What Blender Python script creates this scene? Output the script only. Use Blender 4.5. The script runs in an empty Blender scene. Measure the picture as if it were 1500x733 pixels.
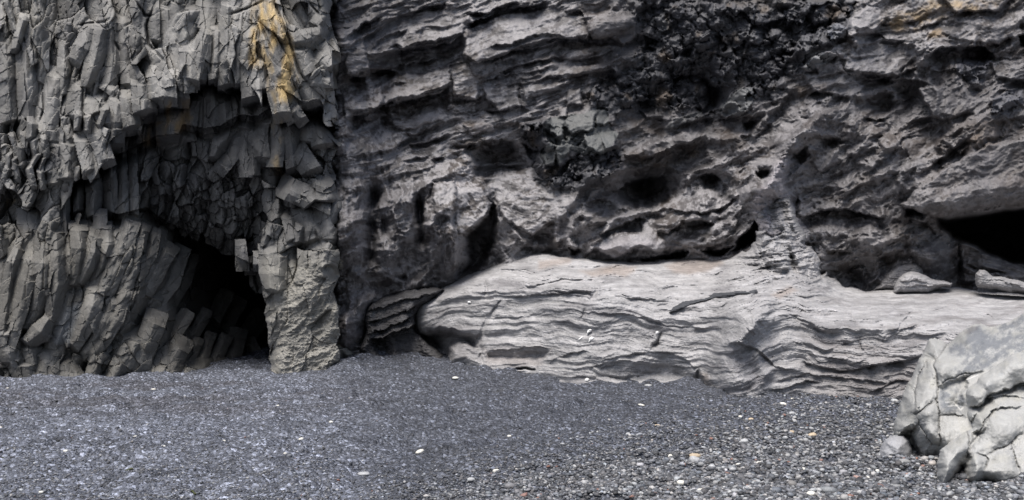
import bpy, math, random
import numpy as np
from math import radians
random.seed(7)
RNG = np.random.default_rng(11)
scene = bpy.context.scene
COL = scene.collection

# ------------------------------------------------------------------ camera, light, exposure
FOC, CX, HY, CAMH = 1500.0, 750.0, 400.0, 2.2      # focal length, centre, horizon row (photo units), eye height
cam_d = bpy.data.cameras.new("camera"); cam = bpy.data.objects.new("camera", cam_d); COL.objects.link(cam)
cam_d.sensor_width = 36; cam_d.lens = 36 * FOC / 1500.0; cam_d.shift_y = (HY - 366.5) / 1500.0
cam.location = (0, 0, CAMH); cam.rotation_euler = (radians(90), 0, 0)
cam_d.clip_start = 0.1; cam_d.clip_end = 2000
scene.camera = cam

SUN_EL, SUN_AZ = 64.0, 204.0        # azimuth clockwise from +Y: behind the camera, to the left
world = bpy.data.worlds.new("World"); scene.world = world; world.use_nodes = True
nt = world.node_tree; nt.nodes.clear()
sky = nt.nodes.new("ShaderNodeTexSky"); sky.sky_type = 'NISHITA'; sky.sun_disc = False
sky.sun_elevation = radians(SUN_EL); sky.sun_rotation = radians(SUN_AZ); sky.air_density = 1.0; sky.dust_density = 4.0; sky.ozone_density = 1.0
bg = nt.nodes.new("ShaderNodeBackground"); bg.inputs[1].default_value = 0.09
wo = nt.nodes.new("ShaderNodeOutputWorld")
nt.links.new(sky.outputs[0], bg.inputs[0]); nt.links.new(bg.outputs[0], wo.inputs[0])
sd = bpy.data.lights.new("sun", 'SUN'); sd.energy = 2.8; sd.angle = radians(36); sd.color = (1.0, 0.96, 0.91)
sun = bpy.data.objects.new("sun", sd); COL.objects.link(sun)
sun.rotation_euler = (radians(90 - SUN_EL), 0, radians(180 - SUN_AZ))
sun.location = (-8, -10, 18)
scene.view_settings.view_transform = 'Standard'; scene.view_settings.look = 'None'
scene.view_settings.gamma = 1; scene.view_settings.use_curve_mapping = False
scene.view_settings.exposure = 0.8
scene.cycles.max_bounces = 4; scene.cycles.diffuse_bounces = 3; scene.cycles.glossy_bounces = 2

# ------------------------------------------------------------------ noise and field tools (numpy)
f4 = np.float32
def sstep(a, b, x):
    t = np.clip((x - a) / (b - a), 0, 1); return t * t * (3 - 2 * t)
def gnoise(x, y, seed=0):
    r = np.random.default_rng(seed); N = 256
    a = r.uniform(0, 2 * np.pi, (N, N)).astype(f4); gx = np.cos(a); gy = np.sin(a)
    xi = np.floor(x).astype(np.int32); yi = np.floor(y).astype(np.int32)
    xf = (x - xi).astype(f4); yf = (y - yi).astype(f4)
    u = xf * xf * xf * (xf * (xf * 6 - 15) + 10); v = yf * yf * yf * (yf * (yf * 6 - 15) + 10)
    def g(i, j):
        p, q = (xi + i) & 255, (yi + j) & 255
        return gx[p, q] * (xf - i) + gy[p, q] * (yf - j)
    return ((g(0, 0) * (1 - u) + g(1, 0) * u) * (1 - v) + (g(0, 1) * (1 - u) + g(1, 1) * u) * v) * 1.5
def fbm(x, y, sc, octv=4, seed=0, gain=0.5, sy=None, ang=0.0, ridged=False):
    if np.any(ang):
        c, s = np.cos(ang), np.sin(ang); x, y = x * c + y * s, -x * s + y * c
    sy = sy or sc; out = 0; amp = 1.0; tot = 0
    for o in range(octv):
        n = gnoise(x / sc * 2 ** o + 17.3 * o + seed * 1.7, y / sy * 2 ** o + 9.1 * o, seed * 31 + o)
        if ridged: n = 1 - 2 * np.abs(n)
        out = out + n * amp; tot += amp; amp *= gain
    return (out / tot).astype(f4)
def noise3(P, sc, octv=3, seed=0):
    a = fbm(P[..., 0] + P[..., 2] * .31, P[..., 1], sc, octv, seed); b = fbm(P[..., 2] + P[..., 1] * .37, P[..., 0] * .8, sc, octv, seed + 5)
    return (a + b) * 0.75
CROPS = {'L1': (0, 0, .3818), 'L2': (240, 0, .3818), 'L3': (0, 270, .3957), 'L4': (240, 270, .3957), 'L5': (0, 330, .314), 'L6': (170, 290, .3686),
         'R1': (500, 0, .3545), 'R2': (830, 0, .3545), 'R3': (1160, 0, .3545), 'R4': (500, 240, .3545), 'R5': (830, 240, .3545), 'R6': (1160, 240, .3545),
         'A1': (500, 0, .1774), 'A2': (600, 350, .3138), 'A3': (880, 350, .3275), 'B': (1260, 450, .3681), 'A9': (1020, 0, .2727), 'F': (0, 0, 1.0), 'T5': (500, 0, .4995), 'T6': (1000, 0, .4995)}
def T(k, *v):
    ox, oy, s = CROPS[k]; a = np.array(v, float).reshape(-1, 2); return np.c_[ox + a[:, 0] * s, oy + a[:, 1] * s]
def seg_dist(X, Y, P):
    """distance to polyline, signed by side (positive below a left-to-right line), arclength, total length"""
    best = np.full(X.shape, 1e9, f4); side = np.zeros(X.shape, f4); arc = np.zeros(X.shape, f4); s0 = 0.0
    for (x0, y0), (x1, y1) in zip(P[:-1], P[1:]):
        dx, dy = x1 - x0, y1 - y0; L = math.hypot(dx, dy) + 1e-6
        t = np.clip(((X - x0) * dx + (Y - y0) * dy) / L / L, 0, 1)
        d = np.hypot(X - x0 - t * dx, Y - y0 - t * dy); m = d < best
        best = np.where(m, d, best); side = np.where(m, (dx * (Y - y0) - dy * (X - x0)) / L, side); arc = np.where(m, s0 + t * L, arc); s0 += L
    return best, side, arc, s0
def poly_sdf(X, Y, P):
    P = np.asarray(P); Q = np.vstack([P, P[:1]]); d = seg_dist(X, Y, Q)[0]; ins = np.zeros(X.shape, bool)
    for (x0, y0), (x1, y1) in zip(Q[:-1], Q[1:]):
        if y0 == y1: continue
        ins ^= ((Y < y0) != (Y < y1)) & (X < (x1 - x0) * (Y - y0) / (y1 - y0) + x0)
    return np.where(ins, d, -d)
def idw(X, Y, pts, vals, p=2.5, eps=10.0):
    pts = np.asarray(pts, float); vals = np.asarray(vals, float); W = 0; S = 0
    for (x, y), v in zip(pts, vals):
        w = 1.0 / (np.hypot(X - x, Y - y) + eps) ** p; W = W + w; S = S + w[..., None] * v if np.ndim(v) else S + w * v
    return S / (W[..., None] if np.ndim(vals[0]) else W)

def sinterp(X, xs, ys, sg=18.0):
    g = np.arange(xs[0] - 200, xs[-1] + 200, 2.0); v = np.interp(g, xs, ys); k = np.exp(-.5 * (np.arange(-60, 61) * 2.0 / sg) ** 2); k /= k.sum()
    return np.interp(X, g[60:-60], np.convolve(v, k, 'valid')).astype(f4)

class Field:
    def __init__(s, x0, y0, x1, y1, step):
        s.step = step
        s.xs = np.arange(x0, x1 + step, step); s.ys = np.arange(y0, y1 + step, step)
        s.X, s.Y = [a.astype(f4) for a in np.meshgrid(s.xs, s.ys)]
        s.H = np.zeros(s.X.shape, f4)
        s.wx = s.wy = 0.0
    def sub(s, P, pad):
        P = np.asarray(P); x0, y0 = P.min(0) - pad; x1, y1 = P.max(0) + pad
        i0, i1 = np.searchsorted(s.ys, [y0, y1]); j0, j1 = np.searchsorted(s.xs, [x0, x1])
        sl = (slice(max(i0, 0), i1), slice(max(j0, 0), j1))
        wx = s.wx[sl] if np.ndim(s.wx) else 0; wy = s.wy[sl] if np.ndim(s.wy) else 0
        return sl, s.X[sl] + wx, s.Y[sl] + wy
    def ledge(s, P, h, below=22.0, above=18.0, ha=0.35, soft=1.6, pw=1.0):
        sl, X, Y = s.sub(P, max(below, above) * 3)
        if X.size == 0: return
        d, sg, a, L = seg_dist(X, Y, P); fe = min(14.0, L * .35)
        fade = sstep(-1, fe, a) * sstep(-1, fe, L - a)
        end = (a <= 0) | (a >= L); fade = np.where(end, 0, fade) * (.68 + .55 * gnoise(a / 22 + P[0][0], a * 0 + P[0][1] * .37, 999))
        t = d * np.sign(sg)
        dn = np.where(t > -soft, sstep(-soft, soft, t) * np.exp(-(np.maximum(t, 0) / below) ** pw), 0)
        up = np.where(t < soft, (1 - sstep(-soft, soft, t)) * np.exp(-np.maximum(-t, 0) / above), 0)
        s.H[sl] += (fade * h * (ha * up - dn)).astype(f4)
    def line(s, P, w, h, pw=2.0, taper=True):
        """ridge (h>0) or groove (h<0)"""
        sl, X, Y = s.sub(P, w * 3)
        if X.size == 0: return
        d, sg, a, L = seg_dist(X, Y, P); q = np.exp(-(d / w) ** pw)
        if taper: q = q * sstep(-w, min(L * .3, 20), a + 0 * w) * sstep(-w, min(L * .3, 20), L - a)
        s.H[sl] += (h * q).astype(f4)
    def blob(s, cx, cy, rx, ry, ang, h, pw=1.0, edge=None):
        R = max(rx, ry); sl, X, Y = s.sub([(cx, cy)], R * 1.3)
        if X.size == 0: return
        c, n = math.cos(radians(ang)), math.sin(radians(ang)); dx, dy = X - cx, Y - cy
        r2 = ((dx * c + dy * n) / rx) ** 2 + ((-dx * n + dy * c) / ry) ** 2
        s.H[sl] += (h * np.clip(1 - r2, 0, 1) ** pw).astype(f4)
    def pit(s, P, h, soft=4.0, lower=.45):
        """hollow (h<0) or raised polygon: crisp along its upper edge, easing out along its lower one"""
        P = np.asarray(P); y0, y1 = P[:, 1].min(), P[:, 1].max(); sl, X, Y = s.sub(P, soft * 2 + 2)
        if X.size == 0: return
        sd_ = poly_sdf(X, Y, P); k = soft + np.clip((Y - y0) / (y1 - y0 + 1), 0, 1) ** 1.5 * (y1 - y0) * lower * (1 if h < 0 else 0)
        q = np.clip((sd_ + 1.0) / (k + 1.0), 0, 1); s.H[sl] += (h * q * q * (3 - 2 * q)).astype(f4)
    def block(s, P, h, gx=0.0, gy=0.0, flat=.7, rnd=4.0, mpp=.016):
        """a slab-like block: its own nearly plane face, set proud (h>0), tilted by gx, gy"""
        P = np.asarray(P); sl, X, Y = s.sub(P, 8)
        if X.size == 0: return
        sd_ = poly_sdf(X, Y, P); m = np.clip((sd_ + 1.5) / rnd, 0, 1); m = m * (2 - m); ins = sd_ > 0
        if not ins.any(): return
        Hs = s.H[sl]; mu = Hs[ins].mean(); cx, cy = X[ins].mean(), Y[ins].mean()
        gX = np.polyfit(X[ins], Hs[ins], 1)[0]; gY = np.polyfit(Y[ins], Hs[ins], 1)[0]
        pl = mu + (X - cx) * (gX * .5 + gx * mpp) + (Y - cy) * (gY * .5 + gy * mpp)
        s.H[sl] = (Hs + m * ((pl - Hs) * flat + h)).astype(f4)
    def prism(s, P, w, top, up=1.0, base=None, rot=0.0, mpp=.0147, flat=.42, slope=.72, cap=2.0, blend=.28):
        """column laid along a polyline: faceted cross-section, union (max) with the field; widths and heights per vertex"""
        P = np.asarray(P, float); n = len(P); w = np.broadcast_to(np.asarray(w, float), (n,)); top = np.broadcast_to(np.asarray(top, float), (n,))
        sl, X, Y = s.sub(P, w.max() * 1.6)
        d, sg, a, L = seg_dist(X, Y, P); seg = np.r_[0, np.cumsum(np.hypot(*np.diff(P, axis=0).T))]
        ii = np.clip(np.searchsorted(s.ys, P[:, 1]), 0, len(s.ys) - 1); jj = np.clip(np.searchsorted(s.xs, P[:, 0]), 0, len(s.xs) - 1)
        loc = s.H[ii, jj] * .5 + s.H[ii, jj].mean() * .5; top = top * (1 - blend) + (loc + .12) * blend
        W = np.interp(a, seg, w); Tt = np.interp(a, seg, top); u = sg / W; over = np.sqrt(np.maximum(d * d - sg * sg, 0)) * ((a <= 0) | (a >= L))
        capk = np.where(a <= 0, cap, cap * 1.6)
        h = Tt - W * mpp * slope * (np.maximum(u - flat - rot, 0) + .7 * np.maximum(-u - flat + rot, 0) + .22 * np.abs(u - rot * .5)) - np.maximum(over + (u * 3 if cap < 2 else -u * 3), 0) * mpp * capk
        h = np.where((np.abs(u) > 1.25) | (over > W * 1.5), -99, h)
        s.H[sl] = np.maximum(s.H[sl], h.astype(f4))

def cells(X, Y, S, tile=48, reach=3.2):
    """nearest anisotropic seed. S rows: x, y, angle(rad, from vertical, + leans right going up), w, l -> id, a (across px), b (along px), edge 0..1"""
    ID = np.zeros(X.shape, np.int32); A = np.zeros(X.shape, f4); B = np.zeros(X.shape, f4); E = np.zeros(X.shape, f4)
    H, W = X.shape
    R = np.maximum(S[:, 3], S[:, 4]) * reach
    for i in range(0, H, tile):
        for j in range(0, W, tile):
            x = X[i:i + tile, j:j + tile]; y = Y[i:i + tile, j:j + tile]
            x0, x1, y0, y1 = x.min(), x.max(), y.min(), y.max()
            k = np.nonzero((S[:, 0] > x0 - R) & (S[:, 0] < x1 + R) & (S[:, 1] > y0 - R) & (S[:, 1] < y1 + R))[0]
            if len(k) < 3: k = np.argsort((S[:, 0] - x.mean()) ** 2 + (S[:, 1] - y.mean()) ** 2)[:12]
            s = S[k]; dx = x[..., None] - s[:, 0].astype(f4); dy = y[..., None] - s[:, 1].astype(f4)
            c = np.cos(s[:, 2]).astype(f4); n = np.sin(s[:, 2]).astype(f4)
            a = dx * c + dy * n; b = dx * n - dy * c         # axis = (sin, -cos)
            d2 = (a / s[:, 3].astype(f4)) ** 2 + (b / s[:, 4].astype(f4)) ** 2
            o = np.argpartition(d2, 1, axis=-1)[..., :2]; dd = np.take_along_axis(d2, o, -1)
            sw = dd[..., 0] > dd[..., 1]; i0 = np.where(sw, o[..., 1], o[..., 0])
            d1 = np.sqrt(np.minimum(dd[..., 0], dd[..., 1])); d2_ = np.sqrt(np.maximum(dd[..., 0], dd[..., 1]))
            ID[i:i + tile, j:j + tile] = k[i0]; A[i:i + tile, j:j + tile] = np.take_along_axis(a, i0[..., None], -1)[..., 0]
            B[i:i + tile, j:j + tile] = np.take_along_axis(b, i0[..., None], -1)[..., 0]; E[i:i + tile, j:j + tile] = d2_ - d1
    return ID, A, B, E
def seeds(x0, y0, x1, y1, par, k=1.0, seed=1, jit=1.0):
    """par(x,y)->ang,w,l ; density follows cell size"""
    r = np.random.default_rng(seed); out = []; wmin = 6.0 * k
    n = int((x1 - x0) * (y1 - y0) / (wmin * wmin) * 2); xs = r.uniform(x0, x1, n); ys = r.uniform(y0, y1, n)
    ang, w, l = par(xs, ys); w = w * k; l = l * k
    keep = r.random(n) < (wmin * wmin / 2) / (w * l * 4) * 1.15
    S = np.c_[xs, ys, ang + r.normal(0, .09, n), w * r.uniform(.75, 1.3, n), l * r.uniform(.7, 1.4, n)][keep]
    # drop seeds too close to earlier ones
    ok = np.ones(len(S), bool)
    for i in range(len(S)):
        if not ok[i]: continue
        dx = S[i + 1:, 0] - S[i, 0]; dy = S[i + 1:, 1] - S[i, 1]; c, s_ = math.cos(S[i, 2]), math.sin(S[i, 2])
        q = ((dx * c + dy * s_) / S[i, 3]) ** 2 + ((dx * s_ - dy * c) / S[i, 4]) ** 2
        ok[i + 1:][q < .75] = False
    return S[ok]

# ------------------------------------------------------------------ materials
def rock_mat(name, noise_sc=9.0, bump=0.35, rough=0.85, var=0.35, spec=0.25, fine=60.0, streak=0.0):
    m = bpy.data.materials.new(name); m.use_nodes = True; n = m.node_tree.nodes; L = m.node_tree.links
    b = n["Principled BSDF"]; b.inputs["Roughness"].default_value = rough; b.inputs["Specular IOR Level"].default_value = spec
    at = n.new("ShaderNodeAttribute"); at.attribute_name = "tint"
    tc = n.new("ShaderNodeTexCoord")
    def noise(sc, det, ro=.6):
        t = n.new("ShaderNodeTexNoise"); t.inputs["Scale"].default_value = sc; t.inputs["Detail"].default_value = det; t.inputs["Roughness"].default_value = ro
        L.new(tc.outputs["Object"], t.inputs["Vector"]); return t
    n1 = noise(noise_sc, 8, .68); n2 = noise(fine, 4, .7)
    mp = n.new("ShaderNodeMapRange"); mp.inputs[1].default_value = .25; mp.inputs[2].default_value = .75; mp.inputs[3].default_value = 1 - var; mp.inputs[4].default_value = 1 + var
    L.new(n1.outputs[0], mp.inputs[0])
    mp2 = n.new("ShaderNodeMapRange"); mp2.inputs[1].default_value = .3; mp2.inputs[2].default_value = .7; mp2.inputs[3].default_value = 1 - var * .6; mp2.inputs[4].default_value = 1 + var * .6
    L.new(n2.outputs[0], mp2.inputs[0])
    mu = n.new("ShaderNodeMath"); mu.operation = 'MULTIPLY'; L.new(mp.outputs[0], mu.inputs[0]); L.new(mp2.outputs[0], mu.inputs[1])
    if streak:       # fine bedding lines, long along the beds
        mpg = n.new("ShaderNodeMapping"); mpg.inputs["Scale"].default_value = (.9, .9, 26); L.new(tc.outputs["Object"], mpg.inputs[0])
        wv = noise(1.2, 3); dv = n.new("ShaderNodeVectorMath"); dv.operation = 'MULTIPLY_ADD'; dv.inputs[1].default_value = (0, 0, 5.0); L.new(wv.outputs["Color"], dv.inputs[0]); L.new(mpg.outputs[0], dv.inputs[2])
        ns = noise(1.0, 6, .7); L.new(dv.outputs[0], ns.inputs["Vector"])
        m3 = n.new("ShaderNodeMapRange"); m3.inputs[1].default_value = .32; m3.inputs[2].default_value = .68; m3.inputs[3].default_value = 1 - .38 * streak; m3.inputs[4].default_value = 1 + .32 * streak; L.new(ns.outputs[0], m3.inputs[0])
        mm = n.new("ShaderNodeMath"); mm.operation = 'MULTIPLY'; L.new(mu.outputs[0], mm.inputs[0]); L.new(m3.outputs[0], mm.inputs[1]); mu = mm
    vm = n.new("ShaderNodeVectorMath"); vm.operation = 'SCALE'; L.new(at.outputs["Color"], vm.inputs[0]); L.new(mu.outputs[0], vm.inputs["Scale"])
    L.new(vm.outputs[0], b.inputs["Base Color"])
    bp = n.new("ShaderNodeBump"); bp.inputs["Strength"].default_value = bump; bp.inputs["Distance"].default_value = .03
    L.new(n1.outputs[0], bp.inputs["Height"])
    bp2 = n.new("ShaderNodeBump"); bp2.inputs["Strength"].default_value = bump * .8; bp2.inputs["Distance"].default_value = .008
    L.new(n2.outputs[0], bp2.inputs["Height"]); L.new(bp.outputs[0], bp2.inputs["Normal"]); L.new(bp2.outputs[0], b.inputs["Normal"])
    if streak:
        b3 = n.new("ShaderNodeBump"); b3.inputs["Strength"].default_value = .5; b3.inputs["Distance"].default_value = .02; L.new(ns.outputs[0], b3.inputs["Height"]); L.new(bp2.outputs[0], b3.inputs["Normal"]); L.new(b3.outputs[0], b.inputs["Normal"])
    return m

def mesh_obj(name, co, faces, mat, tint=None, smooth=True, parent=None):
    me = bpy.data.meshes.new(name); co = np.asarray(co, f4); faces = np.asarray(faces, np.int32); k = faces.shape[1]
    me.vertices.add(len(co)); me.vertices.foreach_set("co", co.ravel())
    me.loops.add(faces.size); me.loops.foreach_set("vertex_index", faces.ravel())
    me.polygons.add(len(faces)); me.polygons.foreach_set("loop_start", np.arange(0, faces.size, k, dtype=np.int32))
    me.polygons.foreach_set("use_smooth", np.full(len(faces), smooth))
    me.update(calc_edges=True)
    if tint is not None:
        a = me.color_attributes.new("tint", 'FLOAT_COLOR', 'POINT'); c = np.ones((len(co), 4), f4); c[:, :3] = tint; a.data.foreach_set("color", c.ravel())
    me.materials.append(mat); o = bpy.data.objects.new(name, me); COL.objects.link(o)
    if parent: o.parent = parent
    return o
def ray_pts(X, Y, D):
    return np.stack([(X - CX) / FOC * D, D, CAMH - (Y - HY) / FOC * D], -1)
def sheet(name, F, D, tint, mat, mask=None, back=12.0, smooth=True):
    """a rock face as a dense relief, its rim folded back so the mass has depth"""
    P = ray_pts(F.X, F.Y, D); h, w = D.shape; idx = np.arange(h * w).reshape(h, w)
    q = np.stack([idx[:-1, :-1], idx[1:, :-1], idx[1:, 1:], idx[:-1, 1:]], -1).reshape(-1, 4)
    co = P.reshape(-1, 3); tn = tint.reshape(-1, 3)
    if mask is not None:
        mq = mask[:-1, :-1] & mask[1:, :-1] & mask[1:, 1:] & mask[:-1, 1:]; q = q[mq.ravel()]
    if back:
        rim = np.r_[idx[::-1, 0], idx[0, 1:], idx[1:, -1]]; extra = co[rim] + np.array([0, back, 0]); base = len(co)
        co = np.vstack([co, extra]); tn = np.vstack([tn, tn[rim]]); e = base + np.arange(len(rim))
        q = np.vstack([q, np.stack([rim[:-1], rim[1:], e[1:], e[:-1]], -1)])
    used = np.unique(q); rm = np.full(len(co), -1, np.int64); rm[used] = np.arange(len(used))
    return mesh_obj(name, co[used], rm[q], mat, tn[used], smooth)
def mixc(C, col, m):
    return C + (np.array(col, f4) - C) * m[..., None].astype(f4)
# ------------------------------------------------------------------ basalt cliff (left)
def build_basalt():
    F = Field(-380, -130, 545, 585, 1.15); X, Y = F.X, F.Y
    M = .0147
    # column direction / size controls: x, y, lean(deg), half width, half length
    ctl = np.array([(20,100,4,17,46),(60,60,-12,15,26),(50,150,3,17,60),(110,60,14,13,22),(125,110,20,12,36),(150,60,10,12,40),(85,200,3,15,34),(175,60,-3,18,40),(235,60,0,17,60),(300,60,0,15,60),
        (345,60,-4,14,55),(400,60,-16,16,46),(440,120,-26,17,50),(455,40,-30,17,30),(480,100,-10,13,20),(20,250,0,10,10),(60,215,10,10,11),(110,140,4,13,26),(150,170,6,13,18),(130,220,6,12,30),
        (180,180,16,13,20),(215,135,18,18,24),(300,150,0,15,55),(245,180,2,17,32),(340,220,6,12,34),(280,225,3,11,26),(200,280,-2,13,60),(140,285,-3,13,55),(60,300,6,13,30),
        (25,300,20,13,20),(300,285,0,8,9),(360,320,0,9,11),(270,330,0,9,7),(240,260,5,10,12),(330,260,0,8,9),(440,215,-12,12,14),(470,250,-20,12,16),(420,290,0,12,20),(440,330,0,17,36),(480,340,10,16,26),
        (440,460,14,20,30),(470,500,20,20,26),(410,470,0,18,40),(20,430,6,15,60),(70,430,10,14,60),(120,400,18,13,56),(170,380,26,13,56),(215,390,32,12,50),(255,370,36,12,44),
        (300,480,38,15,24),(350,470,44,13,20),(370,520,50,12,18),(150,525,20,19,15),(230,500,32,18,20),(20,530,6,20,16),(90,535,10,18,12)], float)
    vals = np.c_[np.sin(np.radians(ctl[:, 2])), np.cos(np.radians(ctl[:, 2])), np.log(ctl[:, 3]), np.log(ctl[:, 4])]
    def par(x, y):
        v = idw(x, y, ctl[:, :2], vals, 3.0); return np.arctan2(v[..., 0], v[..., 1]), np.exp(v[..., 2]), np.exp(v[..., 3])
    S1 = seeds(-400, -140, 560, 600, par, 1.18, 3); S2 = seeds(-400, -140, 560, 600, par, .6, 4)
    S3 = S2[::1].copy(); S3 = seeds(-400, -140, 560, 600, lambda x, y: (lambda a, w, l: (a + .5, np.sqrt(w * 9), np.sqrt(l * 9)))(*par(x, y)), .42, 5)
    wx = fbm(X, Y, 34, 2, 41) * 5; wy = fbm(X, Y, 34, 2, 42) * 5
    Xw, Yw = X + wx, Y + wy
    I1, A1, B1, E1 = cells(Xw, Yw, S1); I2, A2, B2, E2 = cells(Xw, Yw, S2); I3, A3, B3, E3 = cells(X + wx * .5, Y + wy * .5, S3, 40)
    # ---- large form: which storey of the overhang each block belongs to
    def at_cell(mix=.75):
        cx = S2[I2, 0]; cy = S2[I2, 1] + S2[I2, 4] * .2
        return X * (1 - mix) + cx * mix, Y * (1 - mix) + cy * mix
    qx, qy = at_cell(.8)
    def above(P):       # 1 above a left-to-right lip line
        P = np.asarray(P); return qy < np.interp(qx, P[:, 0], P[:, 1])
    lip1 = np.array([(-120,150),(60,330),(95,300),(113,262),(137,250),(160,234),(165,214),(178,207),(181,187),(200,184),(203,166),(225,160),(228,148),(251,149),(268,145),(275,122),(305,115),(322,126),(346,128),(360,140),(374,145),(384,134),(398,132),(404,153),(414,168),(426,160),(465,158),(489,190),(520,200)], float)
    lip2 = np.array([(160,240),(200,222),(229,207),(262,204),(268,190),(300,196),(324,192),(336,184),(352,176),(378,178),(396,166),(404,158),(520,190)], float)
    lip3 = np.array([(150,262),(205,240),(240,236),(268,226),(290,228),(309,232),(322,244),(345,248),(366,250),(376,238),(396,232),(404,262),(430,250),(455,262),(489,268),(520,270)], float)
    lip4 = np.array([(-120,330),(95,335),(120,312),(150,317),(174,322),(198,316),(214,312),(240,330),(270,345),(292,352),(330,366),(346,384),(372,396),(378,420),(390,430),(520,330)], float)
    D = np.full(X.shape, 21.65, f4)
    # upper face leans back; a little hollow and bulge from traced controls
    up = idw(qx, qy, [(30,80),(60,260),(110,120),(160,200),(200,60),(240,120),(320,80),(390,90),(450,130),(480,40),(300,0),(100,0),(480,180)],
             [21.9,21.7,21.9,21.4,22.1,21.35,21.6,21.3,21.5,21.6,21.9,22.2,21.9], 3)
    a1 = above(lip1)
    m1 = above(lip2); m2 = above(lip3); m4 = above(lip4)
    midr = sstep(400, 430, qx)
    Dm1 = 22.8 - .2 * midr; Dm2 = 22.75 - .35 * midr + .0 * X
    Dm2 = np.where(qx < 235, 22.75 - .25 * sstep(150, 100, qx), Dm2)
    ceil = 22.85 + 1.3 * sstep(250, 385, qy) - .9 * sstep(375, 400, qx) * sstep(250, 330, qy)
    l4 = np.interp(qx, lip4[:, 0], lip4[:, 1]); ceil = ceil + .9 * np.exp(-np.maximum(l4 - qy, 0) / 26) * sstep(200, 260, qx) * sstep(400, 380, qx)
    low = 21.55 + .45 * sstep(150, 215, qx)
    # wall of the cave: curves back and away
    base = np.interp(X, [-120, 200, 215, 300, 340, 385, 400, 520], [21.55, 21.75, 22.2, 23.3, 24.6, 26.8, 27.5, 27.5])
    cave = base + np.interp(X, [205, 245, 290, 380], [0.1, 1.0, 4.2, 10.0]) * sstep(560, 440, Y)
    cave = cave + .8 * sstep(345, 320, Y) + 1.6 * sstep(440, 355, Y) * sstep(225, 290, X)
    D = np.where(a1, up, np.where(m1, Dm1, np.where(m2, Dm2, np.where(m4, ceil, np.maximum(low, cave)))))
    leftlow = (qx < 200) & ~m4; D = np.where(leftlow & (qx < 110), 21.7, D)
    # pillar at the right of the mouth
    pil = poly_sdf(X + fbm(X, Y, 14, 2, 77) * 4, Y, [(378,376),(379,398),(384,416),(388,445),(391,480),(394,510),(397,560),(397,600),(560,600),(560,260),(420,262),(400,300),(384,340)])
    pd = idw(X, Y, [(388,420),(400,545),(430,545),(480,545),(410,370),(440,340),(480,320),(470,400),(420,470),(480,480),(450,430)], [22.15,22.2,22.1,22.15,22.2,22.35,22.3,22.0,22.1,22.25,22.0], 3)
    D = np.where(pil > 0, pd + .35 * np.exp(-np.maximum(pil, 0) / 7) * sstep(412, 398, X), D)
    # ---- facets
    def facet(S, I, A, B, E, tilt, off, edge, groove, seed, prismk):
        r = np.random.default_rng(seed); n = len(S)
        o = r.normal(0, off, n)[I]; ga = r.normal(0, tilt, n)[I]; gb = r.normal(0, tilt * .6, n)[I]
        asym = r.uniform(-.35, .35, n)[I]; u = A / S[I, 3]
        pr = -S[I, 3] * M * prismk * (np.maximum(u - .3 - asym, 0) + .8 * np.maximum(-u - .3 + asym, 0) + .25 * np.abs(u - asym))
        return (o * 1 + (A * ga + B * gb) * M + pr - groove * np.exp(-E / edge)).astype(f4)
    deep = sstep(0, 1, (X - 200) / 120) * (~m4) * (pil <= 0)
    rub = np.clip(sstep(26, 14, S1[I1, 4]), 0, 1)
    H = facet(S1, I1, A1, B1, E1, .38, .13, .035, .07, 21, .9)
    H += facet(S2, I2, A2, B2, E2, .26, .038, .03, .012, 22, .42)
    H += facet(S3, I3, A3, B3, E3, .16, .008, .04, .006, 23, .2)
    # strong facet relief on the broken stuff
    H += rub * facet(S2, I2, A2, B2, E2, .5, .08, .06, .05, 24, .5)
    soft = np.clip(pil / 20, 0, 1) * sstep(340, 450, Y + fbm(X, Y, 40, 3, 63) * 50)
    H = H * (1 - .62 * soft)
    H += soft * (fbm(X, Y, 40, 5, 61, .6, ang=-.5, ridged=True, sy=20) * .12 + fbm(X, Y, 9, 3, 62, ridged=True) * .03)
    H += fbm(X, Y, 40, 4, 51, .5) * .08 + fbm(X, Y, 6, 3, 52) * .008
    F.H = (-D + H).astype(f4)
    # ---- traced columns and blocks (union with the field)
    sh = np.random.default_rng(9)
    pass
    def col(P, w, d, **k): F.prism(P, w, -np.asarray(d, float), mpp=M, cap=sh.uniform(.8, 3.2), **k)
    F.wx = wx * .35; F.wy = wy * .35
    z = lambda *v: T('L5', *v)
    col(z(90,112, 62,180, 40,300, 30,400, 12,520), [7,9,9,9,8], [21.5,21.25,21.3,21.3,21.2], rot=.15)
    col(z(135,165, 118,260, 90,380, 60,500, 40,560), [11,12,11,10,9], [21.4,21.2,21.2,21.2,21.3], rot=-.1)
    col(z(205,90, 196,180, 190,300, 150,420, 120,480), [8,13,12,12,10], [21.5,21.2,21.2,21.3,21.4], rot=-.2)
    col(z(262,40, 272,140, 268,280, 245,420, 210,520), [8,9.5,11,10,9], [21.5,21.25,21.2,21.35,21.5], rot=.2)
    col(z(310,40, 330,140, 325,230, 300,330), [6,8,8,7], [21.55,21.4,21.4,21.6], rot=0)
    col(z(368,30, 378,110, 368,200, 350,280), [12,12,11,9], [21.45,21.2,21.35,21.6], rot=.1)
    col(z(455,60, 440,130, 410,200, 380,270), [11,11,10,9], [21.5,21.3,21.45,21.7], rot=.25)
    col(z(500,20, 510,90, 470,200, 440,260), [8,9,9,8], [21.8,21.6,21.7,21.9])
    col(z(600,30, 570,130, 530,230, 490,300), [12,12,11,9], [22.0,21.8,21.8,22.0], rot=.2)
    col(z(640,60, 620,170, 560,270), [9,9,8], [22.2,22.0,22.1])
    col(z(445,310, 430,380, 390,470, 340,560), [12,12,12,10], [21.5,21.35,21.4,21.6], rot=.3)
    col(z(510,370, 480,450, 430,540, 390,590), [8,9,9,8], [21.75,21.6,21.7,21.8], rot=.1)
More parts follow.
